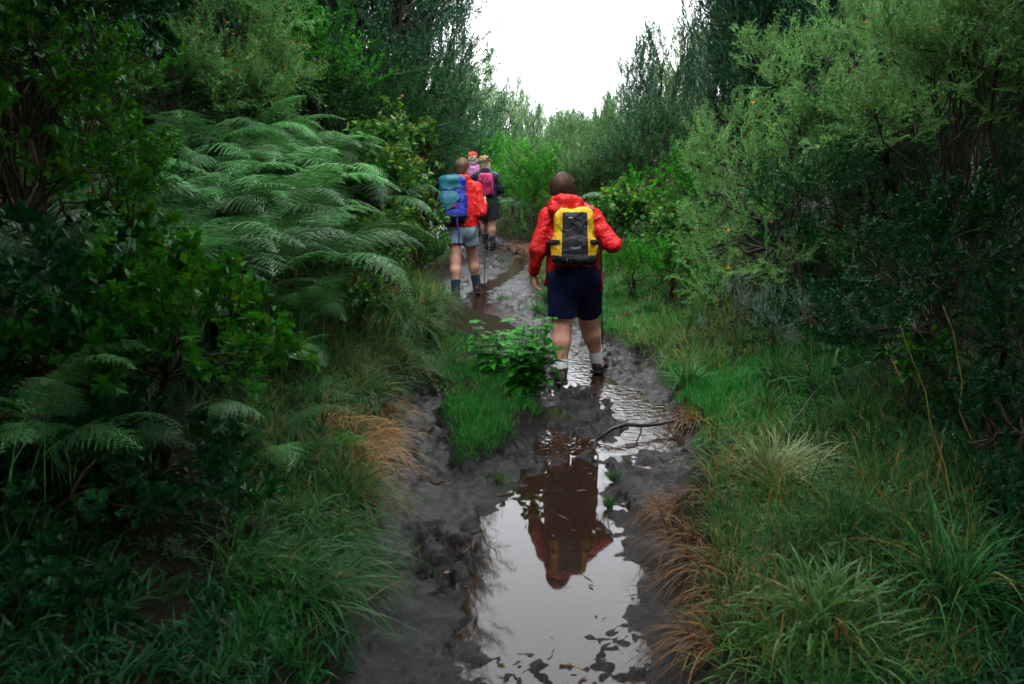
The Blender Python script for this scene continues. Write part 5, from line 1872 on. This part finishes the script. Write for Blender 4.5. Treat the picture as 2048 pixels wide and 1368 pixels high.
# ---- second hiker: red jacket, pale shorts, blue and teal pack
M0 = gp(912, 601)
M_LOC = A3(M0[0], M0[1], float(height(np.array([M0[0]]), np.array([M0[1]]))[0]) + .012)
zr = float(height(np.array([M0[0] + .25]), np.array([M0[1] + .45]))[0]) - M_LOC[2] + .012
JM = dict(pelvis=(.075, .16, .93), chest=(.070, .22, 1.26), neck=(.075, .27, 1.50), head=(.085, .30, 1.66), head_yaw=-.35,
          sh_l=(-.125, .25, 1.42), el_l=(-.215, .26, 1.13), wr_l=(-.17, .48, 1.07), hand_l=((.1, .9, .1), (.95, -.1, 0), (-.1, -.1, 1), 1.35),
          sh_r=(.265, .22, 1.41), el_r=(.335, .12, 1.10), wr_r=(.365, .33, 1.22), hand_r=((.05, .75, .45), (-.95, 0, 0), (0, -.4, 1), 1.35),
          hip_l=(-.01, .15, .89), kn_l=(-.005, .10, .49), an_l=(.0, .0, .095), toe_l=(-.01, .175, .045),
          hip_r=(.16, .17, .89), kn_r=(.20, .36, .50 + zr * .5), an_r=(.255, .40, .13 + zr), toe_r=(.275, .57, .045 + zr))
make_person('bare legged hiker in red jacket and pale blue shorts with a blue backpack', M_LOC, JM,
            dict(leg=(.088, .064, .066, .043), skin='skin_fair', jacket='red_shell', jacket_w=(.222, .205, .190), hem_off=(0, 0, -.01), sleeve=(.074, .062, .048), seed=13,
                 shorts='denim_pale', shorts_w=(.185, .112, .118), shorts_hem=.46, sock='wool_teal', sock_h=.165, boot='boot_brown', hair='hair_light', hair_style='short', hood=1.1, fold=.0032), .0075)
gM = M_LOC + A3(.372, .41, 1.26)
pole('trekking pole in the right hand of the blue backpack hiker', gM, A3(M_LOC[0] + .345, M_LOC[1] + .62, ground(M_LOC[0] + .345, M_LOC[1] + .62) + .02))
gM = M_LOC + A3(-.16, .56, 1.08)
pole('trekking pole on the left of the blue backpack hiker', gM, A3(M_LOC[0] - .22, M_LOC[1] + .5, ground(M_LOC[0] - .22, M_LOC[1] + .5) + .02))
PKM = pack_root('tall blue and teal backpack on the hiker in pale shorts', M_LOC, (-.03, .06, 1.0), .14, .18)
bm = [rbox((0, -.11, .16), (.17, .105, .16), .06, .05), rbox((0, -.10, .36), (.165, .10, .18), .07, .05), ell((0, -.10, .50), (.165, .11, .06), .04)]
wr = folds(70, .003, (40, 80))
solid('main_bag', bm, .0075, 'pack_blue', PKM, wr)
solid('lid', bm, .0075, 'pack_teal', PKM, wr, lim(lambda p: .37 + .12 * (p[:, 0] + .05) - p[:, 2] + .012 * np.sin(p[:, 0] * 40), lambda p: p[:, 0] - .10 + .03 * np.sin(p[:, 2] * 30)), .010)
solid('front_pocket', bm, .0075, 'pack_teal', PKM, wr, lim(lambda p: p[:, 2] - .352 + .006 * np.sin(p[:, 0] * 50), lambda p: .18 + .7 * p[:, 0] - p[:, 2] + .02 * np.sin(p[:, 0] * 35), lambda p: p[:, 0] - .06 + .02 * np.sin(p[:, 2] * 40), lambda p: p[:, 1] + .06), .012)
solid('bottom_panel', bm, .0075, 'pack_navy', PKM, wr, lim(lambda p: p[:, 2] - .055), .008)
for s in (-1, 1):
    solid('shoulder_strap', [cone((s * .08, -.02, .46), (s * .14, .08, .49), .034, .034, .02, (1, 1, .4)), cone((s * .14, .08, .49), (s * .16, .22, .46), .034, .03, .02, (1, 1, .45)), cone((s * .16, .22, .46), (s * .17, .30, .28), .03, .028, .02, (1, .5, 1))], .0075, 'pack_navy', PKM)
    Geo().tube([(s * .172, -.15, .30), (s * .176, -.08, .29), (s * .17, .0, .28)], .008, 5).build('compression_strap', MAT['pack_navy'], PKM)
solid('hip_belt', [cone((.15, -.03, .08), (.20, .10, .03), .035, .03, .02, (.5, 1, 1)), cone((.20, .10, .03), (.19, .22, .0), .03, .02, .02, (.5, 1, 1))], .0075, 'pack_blue', PKM)
Geo().tube([(.03, -.20, .04), (.035, -.21, -.08), (.05, -.205, -.20), (.048, -.20, -.31)], .008, 5).build('dangling_strap', MAT['pack_blue'], PKM)
Geo().tube([(-.09, -.19, .06), (-.09, -.22, .03), (-.085, -.215, -.04), (-.09, -.20, -.07)], .016, 6).build('tool_loop', MAT['pack_navy'], PKM)
Geo().tube([(-.06, -.222, .135), (-.02, -.228, .165), (.02, -.226, .185), (.03, -.224, .165), (-.01, -.226, .150)], .005, 5).build('red_cord', MAT['red_cloth'], PKM)

# ---- third hiker: navy jacket, tan hat, pink pack
T0 = gp(985, 501)
T_LOC = A3(T0[0], T0[1], float(height(np.array([T0[0]]), np.array([T0[1]]))[0]) + .012)
JT = dict(pelvis=(-.115, .06, .90), chest=(-.12, .09, 1.23), neck=(-.13, .12, 1.45), head=(-.145, .15, 1.60), head_yaw=.2,
          sh_l=(-.31, .10, 1.37), el_l=(-.36, .05, 1.10), wr_l=(-.33, .25, .98), hand_l=((.1, .8, -.3), (.95, 0, 0), (0, .2, 1), 1.2),
          sh_r=(.065, .09, 1.36), el_r=(.165, .05, 1.12), wr_r=(.10, .27, 1.05), hand_r=((-.1, .9, .1), (-.95, 0, 0), (0, -.2, 1), 1.3),
          hip_l=(-.20, .07, .86), kn_l=(-.17, .22, .49), an_l=(-.135, .20, .12), toe_l=(-.14, .37, .05),
          hip_r=(-.03, .07, .86), kn_r=(-.005, .06, .48), an_r=(.0, .0, .095), toe_r=(.02, .175, .045))
make_person('hiker in navy jacket, dark shorts and tan brimmed hat with a pink backpack', T_LOC, JT,
            dict(leg=(.090, .062, .068, .044), skin='skin_tan', jacket='navy_shell', jacket_w=(.225, .205, .190), hem_off=(0, 0, -.04), seed=23, shorts='dark_short', shorts_w=(.205, .128, .135),
                 shorts_hem=.78, sock='wool_teal', sock_h=.16, boot='boot_black', hair='hair_blond', hair_style='bob', hat='brim', hat_mat='tan_felt'), .011)
pole('trekking pole right of the tan hatted hiker', T_LOC + A3(.10, .36, 1.07), A3(T_LOC[0] + .14, T_LOC[1] + .45, ground(T_LOC[0] + .14, T_LOC[1] + .45) + .02))
PKT = pack_root('pink backpack on the hiker in the tan hat', T_LOC, (-.12, -.06, 1.0), .10, 0)
bt = [rbox((0, -.09, .16), (.150, .09, .16), .06, .05), rbox((0, -.085, .30), (.135, .085, .12), .06, .05)]
wr = folds(80, .003, (40, 80))
solid('main_bag', bt, .009, 'pack_pink', PKT, wr)
solid('bottom_panel', bt, .009, 'strap_black', PKT, wr, lim(lambda p: p[:, 2] - .03), .010)
for s in (-1, 1):
    Geo().tube([(s * .03, -.185, .33), (s * .09, -.192, .24), (s * .11, -.195, .12), (s * .11, -.19, .02)], .009, 5).build('compression_strap', MAT['strap_black'], PKT)
    solid('shoulder_strap', [cone((s * .07, -.02, .38), (s * .13, .10, .41), .034, .034, .02, (1, 1, .4)), cone((s * .13, .10, .41), (s * .15, .24, .30), .03, .028, .02, (1, .6, 1))], .010, 'strap_black', PKT)
Geo().tube([(-.09, -.192, .24), (0, -.197, .22), (.09, -.192, .25)], .006, 5).build('cross_strap', MAT['strap_black'], PKT)

# ---- fourth hiker, mostly hidden ahead: red cap
C0 = at(948, 470, 17.4)
C_LOC = A3(C0[0], 17.4, ground(C0[0], 17.4) + .0)
JC = {k: (np.asarray(v, float) * (1, 1, 1)) + ((.13, 0, 0) if not k.startswith('hand') and k != 'head_yaw' else 0) if k != 'head_yaw' and not k.startswith('hand') else v for k, v in JT.items()}
make_person('hiker in a red cap, mostly hidden behind the two others on the trail', C_LOC, JC,
            dict(leg=(.088, .060, .066, .043), skin='skin_fair', jacket='navy_shell', jacket_w=(.22, .20, .185), hem_off=(0, 0, -.04), seed=33, shorts='dark_short', shorts_w=(.20, .125, .13),
                 shorts_hem=.75, sock='wool_teal', sock_h=.16, boot='boot_black', hair='hair_blond', hair_style='bob', hat='cap', hat_mat='red_cloth', hood_mat='pack_lilac'), .012)
PKC = pack_root('lilac backpack on the hiker in the red cap', C_LOC, (.01, -.05, 1.02), .10, 0)
solid('main_bag', bt, .010, 'pack_lilac', PKC, wr)
solid('bottom_panel', bt, .010, 'strap_black', PKC, wr, lim(lambda p: p[:, 2] - .20), .008)
for s in (-1, 1):
    solid('shoulder_strap', [cone((s * .07, -.02, .38), (s * .13, .10, .41), .034, .034, .02, (1, 1, .4)), cone((s * .13, .10, .41), (s * .15, .24, .30), .03, .028, .02, (1, .6, 1))], .010, 'pack_navy', PKC)

# ------------------------------------------------------------------ thin mist that pales the far slope
hm = bpy.data.materials.new('mist')
hm.use_nodes = True
hm.node_tree.nodes.remove(hm.node_tree.nodes['Principled BSDF'])
pv = hm.node_tree.nodes.new('ShaderNodeVolumePrincipled')
pv.inputs['Color'].default_value = (.92, .97, 1.0, 1)
pv.inputs['Density'].default_value = .0003
pv.inputs['Anisotropy'].default_value = .2
hm.node_tree.links.new(pv.outputs[0], hm.node_tree.nodes['Material Output'].inputs['Volume'])
g = Geo().box((0, 35, 17), (184, 194, 38))
tag(g.build('haze', hm, None, False), 'thin pale mist over the valley', 'mist', None, 'stuff')
